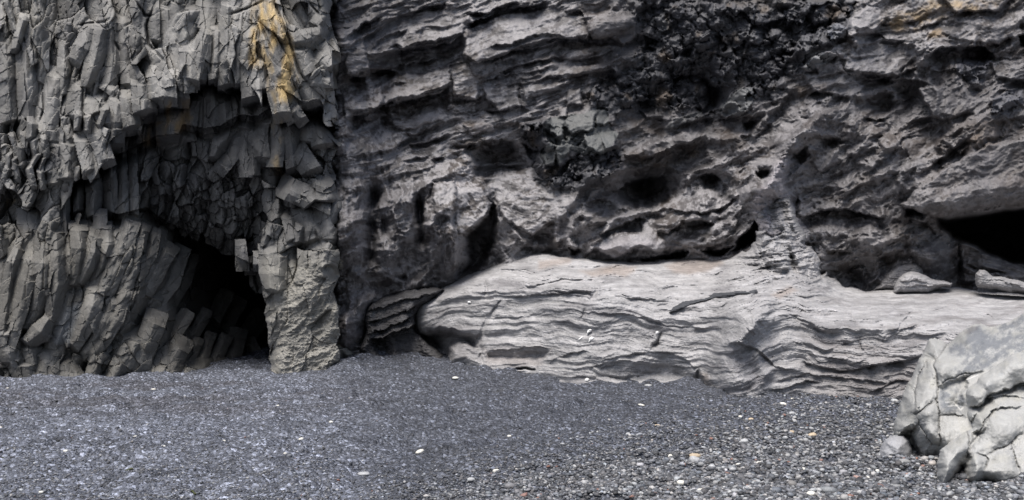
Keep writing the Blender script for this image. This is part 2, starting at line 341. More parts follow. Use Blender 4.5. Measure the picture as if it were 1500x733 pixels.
    col(z(575,350, 540,440, 480,540, 430,600), [9,10,10,8], [21.9,21.7,21.75,21.8], rot=.1)
    col(z(330,320, 310,420, 280,520, 260,580), [14,17,17,14], [21.85,21.75,21.75,21.8], flat=.8)
    col(z(228,440, 190,500, 130,550), [8,14,9], [21.3,21.05,21.2], rot=0)
    col(z(150,580, 160,650), [13,8], [21.3,21.4]); col(z(20,520, 30,600, 60,660), [14,12,6], [21.2,21.3,21.5]); col(z(130,660,150,720), [12,12], [21.3,21.3])
    col(z(210,600, 200,720), [17,20], [21.6,21.35], flat=.7); col(z(300,650, 330,720), [15,18], [21.7,21.5], flat=.7)
    col(z(10,160, 5,320), [11,11], [21.7,21.7]); col(z(0,70,20,140),[10,8],[21.5,21.6]); col(z(5,340,0,480),[8,8],[21.7,21.7])
    # dark hanging columns under the middle lip
    z = lambda *v: T('L3', *v)
    for x, w, y1, dd in [(240,15,190,22.2),(287,19,95,22.05),(345,26,112,22.05),(405,24,100,22.15),(450,20,128,22.25),(490,18,108,22.3),(215,16,150,22.25),(180,14,110,22.2)]:
        col(z(x,-120, x+2,0, x+4,y1), np.array([.75,1,.9])*w*.3957, [dd+.2,dd+.05,dd], rot=sh.uniform(-.3,.3))
    col(z(110,150, 105,250), [16,17], [21.75,21.65], flat=.6); col(z(370,120,365,190),[8,9],[22.0,21.9])
    # cave wall columns leaning back
    z = lambda *v: T('L6', *v)
    for P, w, dd in [((60,110, 20,220, -20,340), 12, 22.0), ((110,130, 70,230, 10,350), 9, 22.25), ((150,150, 130,230, 60,330), 10, 22.45), ((200,220, 150,300, 110,380), 14, 22.5), ((250,230, 210,330, 160,410), 14, 22.7),
                     ((300,250, 270,330, 220,420), 10, 23.4), ((150,400, 120,470, 80,540), 14, 22.4), ((90,390, 60,460, 20,540), 9, 22.15), ((270,480, 220,560), 12, 22.9), ((350,470, 300,560), 10, 23.6),
                     ((250,600, 200,680), 17, 22.8), ((320,580, 280,660), 9, 23.2), ((370,560, 340,650), 9, 23.7), ((430,400, 390,480), 12, 25.4), ((480,430, 430,520), 12, 26.2), ((560,490, 500,580), 15, 26.4), ((430,570, 390,650), 10, 24.4),
                     ((480,560, 460,640), 14, 25.2), ((540,580, 560,620), 9, 26.2)]:
        n = len(P) // 2; col(z(*P), [w * .8] + [w] * (n - 2) + [w * .8], np.full(n, dd) + np.linspace(.15, -.05, n), rot=sh.uniform(-.2, .3), slope=1.0, blend=.65)
    col(z(70,560, 60,640, 40,690), [22,25,22], [22.0,21.95,22.0], flat=.7); col(z(150,500,120,580,100,670),[14,14,10],[22.1,22.1,22.2],flat=.6)
    # hanging blocks round the mouth
    for x, y, w, l, dd in [(495,215,7,16,22.35),(530,268,7,7,22.6),(570,250,8,7,22.4),(600,260,9,24,22.25)]:
        col(z(x,y-l*1.6, x+2,y+l*1.6), [w*.9, w], [dd+.05, dd-.08], rot=sh.uniform(-.3,.3), slope=.9)
    # upper face: traced ribs
    z = lambda *v: T('L1', *v)
    for P, w, dd in [((20,170, 30,300, 45,460), [10,12,14], [21.9,21.6,21.7]), ((95,170, 105,320, 110,450), [13,13,12], [21.7,21.5,21.6]), ((165,165,160,260,150,310),[9,9,7],[21.8,21.8,21.9]),
                     ((250,160, 245,260, 240,360), [8,9,8], [22.0,21.7,21.6]), ((345,110, 310,180, 290,230), [8,10,9], [21.7,21.45,21.6]), ((395,110, 370,200, 345,300, 335,330), [11,12,11,8], [21.7,21.5,21.5,21.6]),
                     ((215,300, 195,380, 180,500, 190,540), [11,13,14,12], [21.8,21.6,21.5,21.5]), ((290,350,285,440), [12,11], [21.6,21.45]), ((355,395,365,430),[16,12],[21.5,21.3]), ((430,350, 405,330),[6,6],[21.6,21.6]),
                     ((455,400, 440,470, 445,550), [12,14,10], [21.35,21.15,21.2]), ((490,380, 505,480), [9,11], [21.3,21.15]), ((545,330, 555,420), [13,15], [21.3,21.05]), ((600,290,620,370),[13,16],[21.3,21.1]),
                     ((375,520, 410,610), [13,9], [21.3,21.2]), ((325,545, 345,650), [12,10], [21.35,21.2]), ((270,560, 260,680), [13,12], [21.5,21.45]), ((225,560,215,700),[12,12],[21.6,21.6]),
                     ((425,90,430,250,420,330),[9,10,9],[21.9,21.8,21.8]),((475,90,480,250,490,320),[9,10,9],[21.95,21.85,21.8]),((545,70, 545,160, 600,240), [8,9,7], [22.0,21.9,21.8]), ((580,40,585,150),[10,10],[21.9,21.8]),
                     ((640,30, 640,200), [15,15], [22.1,22.0]), ((390,440, 400,470), [10,8], [21.4,21.3])]:
        col(z(*P), w, dd, rot=sh.uniform(-.3, .3))
    for x, y, w, l, dd in [(122,500,13,6,21.3),(60,560,8,10,21.5),(130,570,12,7,21.4),(95,545,9,6,21.5),(175,565,9,7,21.4),(85,600,9,8,21.4),(125,625,8,9,21.4),(60,650,9,9,21.4),(30,630,9,8,21.5),(120,680,9,8,21.35),(155,640,7,8,21.4),(160,690,9,6,21.3),(20,690,10,9,21.4),(300,465,8,5,21.2),(335,475,9,6,21.15),(390,450,9,7,21.1),(40,60,7,14,21.6),(75,130,12,14,21.5)]:
        a_ = sh.uniform(-.5, .5); dx, dy = math.sin(a_) * l * 1.5, -math.cos(a_) * l * 1.5
        col(z(x,y) + np.array([(-dx, -dy), (dx, dy)]), [w * .5, w * .42 * 1.3], [dd, dd - .08], rot=sh.uniform(-.3,.3), slope=1.6)
    z = lambda *v: T('L2', *v)
    for P, w, dd in [((165,130, 140,220, 125,300), [10,17,13], [21.2,21.0,21.0]), ((100,200, 100,300), [14,12], [21.2,21.05]), ((60,290,60,370),[11,12],[21.25,21.1]), ((10,310,15,370),[11,11],[21.2,21.1]),
                     ((210,120, 205,220, 200,300), [10,11,9], [21.5,21.4,21.3]), ((250,30, 240,180, 245,320), [10,12,12], [21.6,21.5,21.35]), ((300,50, 290,180, 285,325), [10,12,10], [21.6,21.45,21.35]),
                     ((330,190, 335,370), [11,12], [21.5,21.2]), ((385,240, 385,340), [14,16], [21.3,21.05]), ((350,40,360,160),[9,9],[21.6,21.4]), ((400,20,440,110,480,160),[12,14,9],[21.6,21.4,21.4]),
                     ((395,150, 440,250, 455,330), [10,14,13], [21.3,21.1,21.05]), ((470,180, 510,300, 560,390), [12,16,14], [21.3,21.05,21.1]), ((425,330, 450,430), [11,11], [21.15,20.95]), ((500,430, 520,455), [9,8], [21.2,21.15]),
                     ((500,160, 560,150, 600,130), [12,14,9], [21.2,21.1,21.2]), ((530,200, 560,280), [13,12], [21.2,21.2]), ((600,230,630,260),[13,11],[21.2,21.2]), ((580,300,640,310),[10,9],[21.3,21.3]), ((620,170,650,230),[12,10],[21.3,21.3]),
                     ((500,30,520,110,530,140),[12,13,10],[21.8,21.6,21.6]), ((610,80,590,100),[12,11],[21.4,21.4]), ((560,60,575,110),[9,9],[21.7,21.7]),
                     ((165,30,150,110),[14,13],[21.8,21.7]),((60,20,60,120,70,200),[13,14,12],[22.0,21.9,21.7]),((110,40,115,150),[9,9],[21.95,21.8]),((15,40,20,210),[12,13],[22.0,21.9]),
                     # second storey
                     ((190,325, 195,420, 190,510), [13,13,12], [22.2,22.0,21.95]), ((232,350, 235,430, 240,480), [9,10,8], [22.3,22.1,22.1]), ((275,350, 265,430, 250,460), [9,9,8], [22.3,22.2,22.1]), ((320,390,330,460,315,490),[12,12,9],[22.2,22.05,22.1]), ((370,400,380,470),[12,11],[22.2,22.1]),
                     ((280,460, 225,530, 195,600), [10,12,6], [22.1,21.95,22.0]), ((270,530, 255,600, 225,640), [9,10,9], [22.4,22.2,22.15]), ((315,500, 300,580, 310,640), [9,10,9], [22.5,22.25,22.2]), ((345,490, 340,570, 345,640), [7,8,8], [22.5,22.3,22.25]),
                     ((372,480, 365,540, 372,600), [10,11,11], [22.4,22.1,22.05]), ((405,510,405,600),[6,7],[22.5,22.3]), ((440,450, 440,530, 430,600), [9,10,10], [22.3,22.1,22.0]), ((485,470, 490,560,500,640), [9,10,11], [22.3,22.1,22.0]),
                     ((30,400, 30,520), [18,18], [22.3,22.1]), ((110,390,90,470,95,510), [9,13,9], [22.3,22.1,22.1]), ((145,370,140,500),[8,7],[22.4,22.3]), ((600,470,610,550),[14,14],[22.0,21.9]), ((560,460,550,540),[12,12],[22.1,22.0]), ((520,590,560,650),[13,13],[22.0,21.9])]:
        col(z(*P), w, dd, rot=sh.uniform(-.3, .3))
    z = lambda *v: T('L4', *v)
    for P, w, dd in [((385,260, 390,330, 395,385), [11,12,9], [22.1,21.9,21.9]), ((430,270,425,350,430,390),[9,10,8],[22.1,21.95,21.95]), ((520,100,560,200),[15,15],[22.15,22.1]), ((600,90,610,200),[13,13],[22.1,22.1]),
                     ((470,20,540,50,560,60),[14,14,8],[21.9,21.8,21.8]), ((600,10,600,60),[12,11],[21.8,21.8]), ((285,230,290,290),[7,9],[22.4,22.3]), ((470,130,480,200),[11,9],[22.2,22.1]), ((510,160,500,210),[8,7],[22.2,22.15])]:
        col(z(*P), w, dd, rot=sh.uniform(-.3, .3))
    F.wx = F.wy = 0.0
    # cracks
    for P in [T('L1', 165,330, 168,420, 150,480), T('L1', 318,330, 318,440), T('L1', 600,0, 560,100, 570,170, 640,245), T('L1', 520,0, 555,60, 600,60), T('L2', 190,120, 185,220, 175,300), T('L2', 270,350, 290,400, 285,470), T('L2', 420,0, 480,150, 520,280, 560,330),
              T('L2', 240,60,330,30,390,0), T('L2', 545,0,600,60,640,50), T('L1', 290,100, 340,90, 400,85, 420,70), T('L1', 440,160,460,200), T('L2', 360,60,420,210)]:
        F.line(P, 1.8, -.16)
    for P, h in [(T('L4', 580,320, 600,300, 630,300), .4), (T('L4', 520,530, 560,510, 600,470, 630,460), .45), (T('L4', 360,385, 400,400, 440,400), .3), (T('L4', 590,450,620,380), .3), (T('L4', 560,160, 590,240), .2), (T('L4', 480,60, 520,95, 560,60, 630,70), .5),
                 (T('L5', 0,640, 45,645, 55,680), .35), (T('L5', 0,515,50,520), .2)]:
        F.ledge(P, h, 10, 8)
    H = F.H + (facet(S2, I2, A2, B2, E2, .12, .008, .03, .012, 34, .12) + facet(S3, I3, A3, B3, E3, .11, .005, .04, .004, 33, .08) + fbm(X, Y, 30, 4, 57, .5, sy=44) * .04 + fbm(X, Y, 5, 3, 58) * .007) * (1 - .5 * soft)
    D = -H
    # deepest undercut right beneath each lip
    for lp, k, sg_ in ((lip1, .95, 13.0), (lip2, .55, 9.0), (lip4, .45, 14.0)):
        y_ = np.interp(X, lp[:, 0], lp[:, 1]); t = Y - y_; ok = (D > np.interp(X, [0, 500], [21.9, 21.9])) & (pil < 2) & (X > (105 if lp is lip1 else 165))
        D = D + k * np.exp(-(np.maximum(t, 0) / sg_) ** 2) * (t > -8) * ok * sstep(21.75, 22.3, D)
    # right rim of the mass turns back into the cleft between the two cliffs
    rx = .3 * X + .35 * S2[I2, 0] + .35 * S1[I1, 0] + fbm(X, Y, 50, 3, 71) * 16; rim = sstep(474, 500, rx); D = D + rim ** 2 * 1.4 + 3.5 * sstep(498, 530, rx)
    D = np.where(Y > 553, np.minimum(D, 30), D)
    # ---- stone colour, with shade under the overhang painted in
    C = np.zeros(X.shape + (3,), f4) + np.array((.170, .168, .163), f4)
    r = np.random.default_rng(5); v1 = r.normal(0, 1, len(S1))[I1]; v2 = r.normal(0, 1, len(S2))[I2]
    C *= np.exp(v1 * .17 + v2 * .15)[..., None]
    C = mixc(C, (.245, .238, .22), sstep(.0, .5, fbm(X, Y, 60, 4, 81)) * .6)
    C = mixc(C, (.085, .085, .088), sstep(.05, .5, fbm(X, Y, 45, 4, 82, sy=90)) * .55)
    under = (~a1 & m4).astype(f4); C = mixc(C, (.070, .071, .074), under * .5)  # shade of the overhang put into the colour below the lip
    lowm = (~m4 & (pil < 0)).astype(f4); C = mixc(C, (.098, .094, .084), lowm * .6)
    C = mixc(C, (.16, .17, .18), lowm * sstep(0, 8, poly_sdf(X, Y, T('L5', 300,380, 400,330, 380,420, 330,560, 240,570, 250,480))) * .8)
    C = mixc(C, (.235, .228, .205), sstep(-6, 14, pil) * sstep(350, 400, Y) * .75)
    C = mixc(C, (.10, .10, .095), sstep(0, 1, pil) * sstep(.1, .5, fbm(X, Y, 30, 4, 83)) * .5)
    C = mixc(C, (.27, .265, .255), sstep(.15, .5, fbm(X, Y, 14, 5, 87, .7, sy=40)) * .35 * a1)
    yel = lambda P, s, k, col: mixc(C, col, sstep(-s, s, poly_sdf(X + fbm(X, Y, 20, 3, 85) * 12, Y, P)) * k * sstep(-.25, .3, fbm(X, Y, 16, 4, 86, sy=50)))
    C = yel(T('L2', 330,50, 380,0, 420,0, 460,80, 500,180, 520,290, 490,400, 460,440, 430,430, 420,350, 395,260, 330,250), 11, .9, (.40, .295, .14))
    C = yel(T('L2', 420,430, 450,430, 450,670, 425,670), 5, .6, (.30, .22, .11))
    C = yel(T('L2', 10,390, 90,380, 90,500, 0,520), 6, .7, (.24, .16, .07)); C = yel(T('L1', 540,470, 610,470, 600,560, 540,560), 5, .6, (.24, .16, .07))
    C = yel(T('L3', 0,60, 40,60, 40,140, 0,150), 4, .6, (.28, .22, .13))
    C = np.clip(C, .02, .8)
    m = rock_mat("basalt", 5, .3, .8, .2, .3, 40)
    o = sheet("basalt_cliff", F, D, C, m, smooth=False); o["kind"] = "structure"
    return o
# ------------------------------------------------------------------ layered lava cliff (right)
def build_lava():
    F = Field(446, -130, 1930, 600, 1.25); X, Y = F.X, F.Y
    ctl = [(500,60,22.7),(500,200,22.9),(500,340,22.9),(500,480,23.0),(510,20,23.6),(600,60,24.2),(700,60,24.1),(800,100,24.0),(870,40,24.3),(950,60,24.9),(950,150,25.6),(1020,110,25.4),(1040,150,25.8),(1050,40,24.2),(1100,60,24.1),(1120,110,24.3),(1180,50,23.9),(1250,80,23.4),(1400,60,23.5),(1480,60,23.6),
           (520,150,23.6),(600,200,24.5),(680,230,24.4),(750,240,25.0),(850,200,24.1),(880,250,24.3),(1000,215,24.5),(1100,150,24.2),(1200,200,23.5),(1350,180,23.7),(1450,200,23.1),(1450,270,22.6),(1370,260,22.9),(1300,250,23.3),
           (530,350,23.9),(600,330,24.6),(660,340,24.2),(700,350,25.6),(760,310,25.1),(820,300,24.3),(760,330,24.9),(870,330,24.0),(950,275,26.0),(900,300,24.9),(1000,340,24.0),(1060,270,24.6),(1090,330,23.9),(1130,280,22.9),(1140,340,22.9),(1250,350,23.6),(1300,330,23.2),(1360,360,23.6),(1200,300,23.9),
           (520,450,24.3),(560,480,24.9),(600,420,25.0),(640,480,26.5),(700,460,26.5),(1140,385,24.6),(800,420,25.2),(1000,400,25.0),(1250,400,24.4),(1400,400,25.0),(1500,400,25.5),(560,560,24.6)]
    D0 = idw(X, Y, [c[:2] for c in ctl], [c[2] for c in ctl], 3.2, 14)
    wx = fbm(X, Y, 60, 4, 101) * 16; wy = fbm(X, Y, 60, 4, 102) * 16
    # bedding: dips down to the left, fading into flowing folds to the right
    bedw = sstep(960, 820, X - (Y - 60) * .1) * sstep(300, 220, Y)
    an = np.radians(-17.0)
    Xw, Yw = X + wx * .5, Y + wy * .5
    bed = fbm(Xw, Yw, 120, 5, 103, .62, sy=17, ang=an); bed2 = fbm(Xw, Yw, 70, 4, 104, .6, sy=7, ang=an)
    H = bedw * (bed * .34 + bed2 * .07)
    # folds on the right: ridged, flowing up to the right
    flow = fbm(X + wx, Y + wy, 95, 5, 105, .55, sy=42, ang=np.radians(-32.0), ridged=True)
    flow2 = fbm(X + wx * 1.2, Y + wy * 1.2, 34, 4, 106, .6, sy=17, ang=np.radians(-28.0), ridged=True)
    rw = sstep(930, 1080, X + (Y - 200) * .3) * sstep(30, 150, Y + (X - 1100) * .12)
    H += rw * (flow * .34 + flow2 * .13)
    midw = (1 - bedw) * (1 - rw); H += midw * (flow * .16 + flow2 * .10)
    big = fbm(X + wx, Y + wy, 150, 3, 110, .5, sy=80, ang=-.45, ridged=True); H += big * .6 * (1 - .6 * bedw)
    H += fbm(X + wx * .4, Y + wy * .4, 34, 5, 107, .55) * .20 + fbm(X, Y, 10, 4, 108, .6, ridged=True) * .035 + fbm(X, Y, 4, 2, 109) * .012
    # lumpy dark lava in the upper middle: heaped clots
    dk = poly_sdf(X + wx * .7, Y + wy * .7, T('F', 925,0, 1185,0, 1175,60, 1165,110, 1130,140, 1060,130, 1050,160, 1035,175, 1000,165, 960,160, 900,165, 860,150, 850,140, 900,100, 930,75, 935,40))
    dkw = sstep(-16, 16, dk + fbm(X, Y, 22, 4, 111) * 22)
    dk2 = np.maximum(poly_sdf(X + wx * .4, Y, T('F', 760,180, 800,175, 830,190, 835,235, 855,250, 850,275, 800,282, 780,265, 770,220)), poly_sdf(X + wx * .4, Y, T('F', 830,200, 870,190, 905,190, 915,240, 890,270, 840,280)))
    dkw = np.maximum(dkw, sstep(-3, 5, dk2)); dkw = np.maximum(dkw, sstep(-3, 5, poly_sdf(X + wx * .3, Y, T('F', 1165,0, 1250,0, 1245,40, 1235,60, 1190,75, 1175,110, 1160,110))))
    def clots(k, seed, amp, sx=1.0):
        S = seeds(740, -140, 1280, 300, lambda x, y: (np.sin(x * .05) * .6 + .9, x * 0 + 7.0 * np.exp(np.sin(x * .11 + y * .07) * .3), x * 0 + 9.5), k, seed)
        j1, j2 = fbm(X, Y, 5 * k + 7, 3, seed + 50) * 7 * k, fbm(X, Y, 5 * k + 7, 3, seed + 51) * 7 * k
        I, A, B, E = cells(X + wx * .3 + j1, Y + wy * .3 + j2, S); w = 8.0 * k
        r = np.random.default_rng(seed); o = r.normal(0, .35, len(S))[I]; ga = r.normal(0, .5, len(S))[I]; gb = r.normal(0, .5, len(S))[I]
        return w * .0155 * (o + (A * ga + B * gb) / w * .5 + 1.2 * np.sqrt(np.clip(1 - (A * A + B * B) / (w * 1.5) ** 2, 0, 1)) - .25 * np.exp(-E / .10)) * amp, r.random(len(S))[I]
    c1, v1 = clots(2.2, 201, 1.1); c2, v2 = clots(1.0, 202, 1.2); c3, v3 = clots(.6, 203, .9)
    H = H * (1 - .5 * dkw) + dkw * (c1 + c2 + c3 * .8)
    F.H = (-D0 + H).astype(f4); F.wx = wx * .25 + fbm(X, Y, 15, 4, 112, .6) * 4.5; F.wy = wy * .25 + fbm(X, Y, 15, 4, 113, .6) * 4.5
    W = F
    F.blob(925, 282, 85, 34, -12, -1.0, .8); F.blob(1045, 270, 34, 22, 10, -.6, .8); F.blob(1010, 232, 60, 22, -15, -.6, .8); F.blob(735, 235, 50, 26, -10, -.5, .8)
    # ================= traced features
    # bedding lips, upper left
    for P, h, b, a in [
        (T('A1', 35,320, 110,260, 200,200, 300,160, 340,150), .5, 12, 14), (T('A1', 35,410, 180,310, 330,240, 400,180, 420,150), .25, 10, 10),
        (T('A1', 390,190, 560,130, 700,60, 860,20), .45, 12, 14), (T('A1', 590,130, 720,110, 800,50, 900,0), .2, 8, 8),
        (T('A1', 240,400, 290,380, 300,340, 400,290, 560,250, 580,260), .5, 10, 14), (T('A1', 590,190, 720,190, 830,140, 1010,130), .2, 8, 8),
        (T('A1', 585,275, 640,270, 720,230, 840,240, 1000,190), .25, 8, 10),
        (T('A1', 230,480, 300,470, 440,440, 600,370, 760,335, 900,300, 1010,270), 1.0, 30, 14), (T('A1', 35,640, 120,610, 250,570, 480,600), .8, 28, 14), (T('A1', 240,470, 260,490, 250,570), .3, 14, 6),
        (T('A1', 1020,220, 1100,190, 1200,150, 1350,100, 1500,60, 1700,0), .8, 22, 12), (T('A1', 1030,120, 1200,110, 1350,60, 1466,0), .5, 12, 10),
        (T('A1', 510,560, 640,520, 760,500, 870,440), .3, 8, 10),
        (T('R1', 20,465, 130,455, 220,408, 320,395, 380,372, 445,355), .9, 24, 14), (T('R1', 170,380, 230,345, 280,340), .3, 7, 6), (T('R1', 50,500, 120,500, 200,480), .3, 10, 8),
        (T('R1', 610,205, 640,190, 700,185, 800,138, 860,140, 950,158), .6, 16, 12), (T('R1', 600,250, 700,215, 860,190, 959,150), .35, 12, 8), (T('R1', 640,312, 760,262, 900,240, 959,200), .3, 7, 7), (T('R1', 735,350, 860,320, 959,310), .35, 10, 7),
        (T('R1', 560,350, 640,320, 780,300, 900,270), .2, 7, 7), (T('R1', 440,410, 560,412, 600,380), .3, 8, 6), (T('R1', 590,460, 650,455, 740,440, 780,460), .35, 8, 6), (T('R1', 440,470, 580,470), .2, 7, 6),
        (T('R1', 270,600, 340,590, 420,570, 450,550), .35, 8, 8), (T('R1', 450,605, 520,610, 560,590), .2, 7, 7), (T('R1', 250,665, 340,650, 370,640), .3, 7, 7), (T('R1', 370,660, 430,650), .3, 7, 7), (T('R1', 20,640, 100,620), .25, 8, 8), (T('R1', 150,500, 220,525, 330,500), .15, 6, 6), (T('R1', 250,550, 330,555, 360,520), .15, 6, 6),
        (T('R1', 740,350, 742,425), .2, 5, 2), (T('R1', 760,380, 870,370, 959,340), .2, 7, 7), (T('R1', 800,440, 900,410), .2, 7, 7), (T('R1', 500,640, 540,600, 640,575, 720,580), .5, 12, 8),
        # upper middle pale ledges
        (T('R2', 0,165, 90,160, 100,120), .4, 8, 10), (T('R2', 95,150, 170,170, 230,130, 290,100), .4, 12, 12), (T('R2', 0,245, 80,235, 150,200, 210,200), .4, 8, 8), (T('R2', 0,320, 100,300, 200,270), .4, 10, 8), (T('R2', 0,60, 60,50, 80,90), .4, 8, 8),
        (T('R2', 300,450, 330,490, 420,500), .35, 10, 10), (T('R2', 400,540, 500,510, 620,480), .3, 8, 8), (T('R2', 620,490, 720,490, 800,485), .45, 10, 10), (T('R2', 730,170, 790,185, 830,175, 870,140), .35, 8, 12), (T('R2', 560,270, 620,310, 640,360), .4, 12, 8),
        # upper right
        (T('R3', 290,130, 420,135, 520,120, 640,80), .25, 7, 10), (T('R3', 330,65, 400,80, 500,60, 560,40), .2, 6, 8), (T('R3', 230,240, 380,225, 400,190, 520,195), .35, 8, 10), (T('R3', 330,310, 410,320, 470,300, 520,285), .4, 9, 10),
        (T('R3', 200,310, 300,300, 340,310), .3, 7, 8), (T('R3', 110,310, 180,315, 210,250), .3, 8, 8), (T('R3', 650,45, 740,50, 860,40), .25, 7, 8), (T('R3', 550,250, 620,200, 700,190, 800,195, 850,240), .9, 24, 14),
        (T('R3', 590,300, 660,290, 690,240), .25, 8, 6), (T('R3', 820,250, 880,240, 959,240), .3, 10, 10), (T('R3', 930,150, 959,140), .6, 12, 6), (T('R3', 60,400, 180,350, 300,340), .5, 18, 10), (T('R3', 290,480, 350,500, 420,480), .3, 5, 6),
        (T('R3', 280,330, 420,330, 520,330, 580,360), .5, 30, 10), (T('R3', 600,470, 680,480, 740,460, 800,410), .3, 8, 16), (T('R3', 320,710, 390,650, 460,570, 560,560), .3, 9, 9), (T('R3', 640,600, 700,640, 740,600), .2, 7, 8),
        (T('R3', 500,733, 600,670, 700,600, 800,560), .3, 12, 12), (T('R3', 560,700, 620,650), .3, 9, 9), (T('R3', 20,470, 100,430, 200,400), .2, 7, 7),
        # lower right brow over the caves
        (T('R6', 0,215, 60,225, 120,195, 200,185, 280,205, 390,225), .7, 12, 12), (T('R6', 0,190, 100,150), .2, 8, 8), (T('R6', 210,270, 240,235, 300,225), .3, 10, 8), (T('R6', 20,310, 60,320, 120,340), .3, 8, 8),
        (T('R6', 340,400, 400,370, 460,360), .5, 22, 10), (T('R6', 130,370, 200,360, 260,370), .3, 10, 8), (T('R6', 470,220, 540,235, 600,290), .3, 10, 10),
        # centre folds
        (T('R5', 190,130, 240,90, 330,60, 420,50), .9, 26, 12), (T('R5', 60,165, 130,150, 200,160), .4, 12, 10), (T('R5', 130,300, 200,275, 300,225, 330,235), .6, 14, 14), (T('R5', 360,290, 420,285, 480,240, 560,230, 620,250), .7, 16, 12),
        (T('R5', 420,185, 480,200, 560,200, 650,180, 720,120), .4, 8, 8), (T('R5', 60,380, 120,350, 230,370, 300,340, 360,355, 430,345, 505,345), .55, 14, 12), (T('R5', 380,330, 440,320, 500,340), .3, 8, 8), (T('R5', 540,60, 600,40, 650,80), .5, 16, 8),
        (T('R5', 570,350, 640,330, 690,295), .5, 14, 10), (T('R5', 640,150, 690,130, 720,100), .2, 6, 6),
        (T('R2', 230,640, 300,650, 370,640, 430,610, 500,590, 560,560), .7, 32, 10), (T('R2', 700,560, 780,570, 830,520, 900,440), .2, 5, 6),
        ]:
        up = P[:, 0].mean() < 900 and P[:, 1].mean() < 240
        W.ledge(P, h * (1.5 if up else 1.25), b * (1.2 if up else 1.1), a)
    # round-shouldered pillars lower left
    for P, w, h in [(T('R4', 60,60, 50,140, 55,300, 60,420), 20, .45), (T('R4', 268,110, 262,180, 268,270), 17, .35), (T('R4', 220,180, 215,300, 215,430), 22, .3), (T('R4', 425,75, 400,200, 370,320), 22, .45), (T('R4', 470,130, 455,250, 470,350, 440,480), 10, .35),
                    (T('R4', 560,120, 590,170, 520,270), 18, .4), (T('R4', 50,60, 90,110, 60,160, 25,140), 4, .15), (T('R4', 265,105, 215,190, 240,270, 275,280, 300,200, 270,110), 3.2, .13), (T('R4', 340,240, 350,330, 380,420, 330,470), 3.5, .13), (T('R4', 400,270, 430,350, 420,440), 3.5, .12), (T('R4', 440,300, 470,330, 465,440), 3, .12),
                    (T('R4', 900,380, 885,300, 900,220, 959,150), 7, .25), (T('R4', 959,360, 925,300, 959,230), 7, .2), (T('R4', 120,440, 250,500, 400,500), 8, .2), (T('R4', 20,440, 60,450, 130,520), 6, .1), (T('R4', 720,130, 750,110, 770,130, 750,145), 3, .12),
                    (T('R4', 690,250, 760,330, 860,350), 6, .2), (T('R4', 660,130, 700,180, 800,190), 5, .12)]:
        W.line(P, w, h * 1.5, 2.0)
    for P, w, h in [(T('R4', 135,90, 128,200, 122,330, 120,430), 7, -.55), (T('R4', 318,120, 322,220, 340,360), 5, -.5), (T('R4', 180,200, 170,300), 4, -.2), (T('R4', 395,60, 350,200), 3, -.15), (T('R4', 860,160, 840,240), 6, -.25)]:
        W.line(P, w * 1.2, h * 1.7)
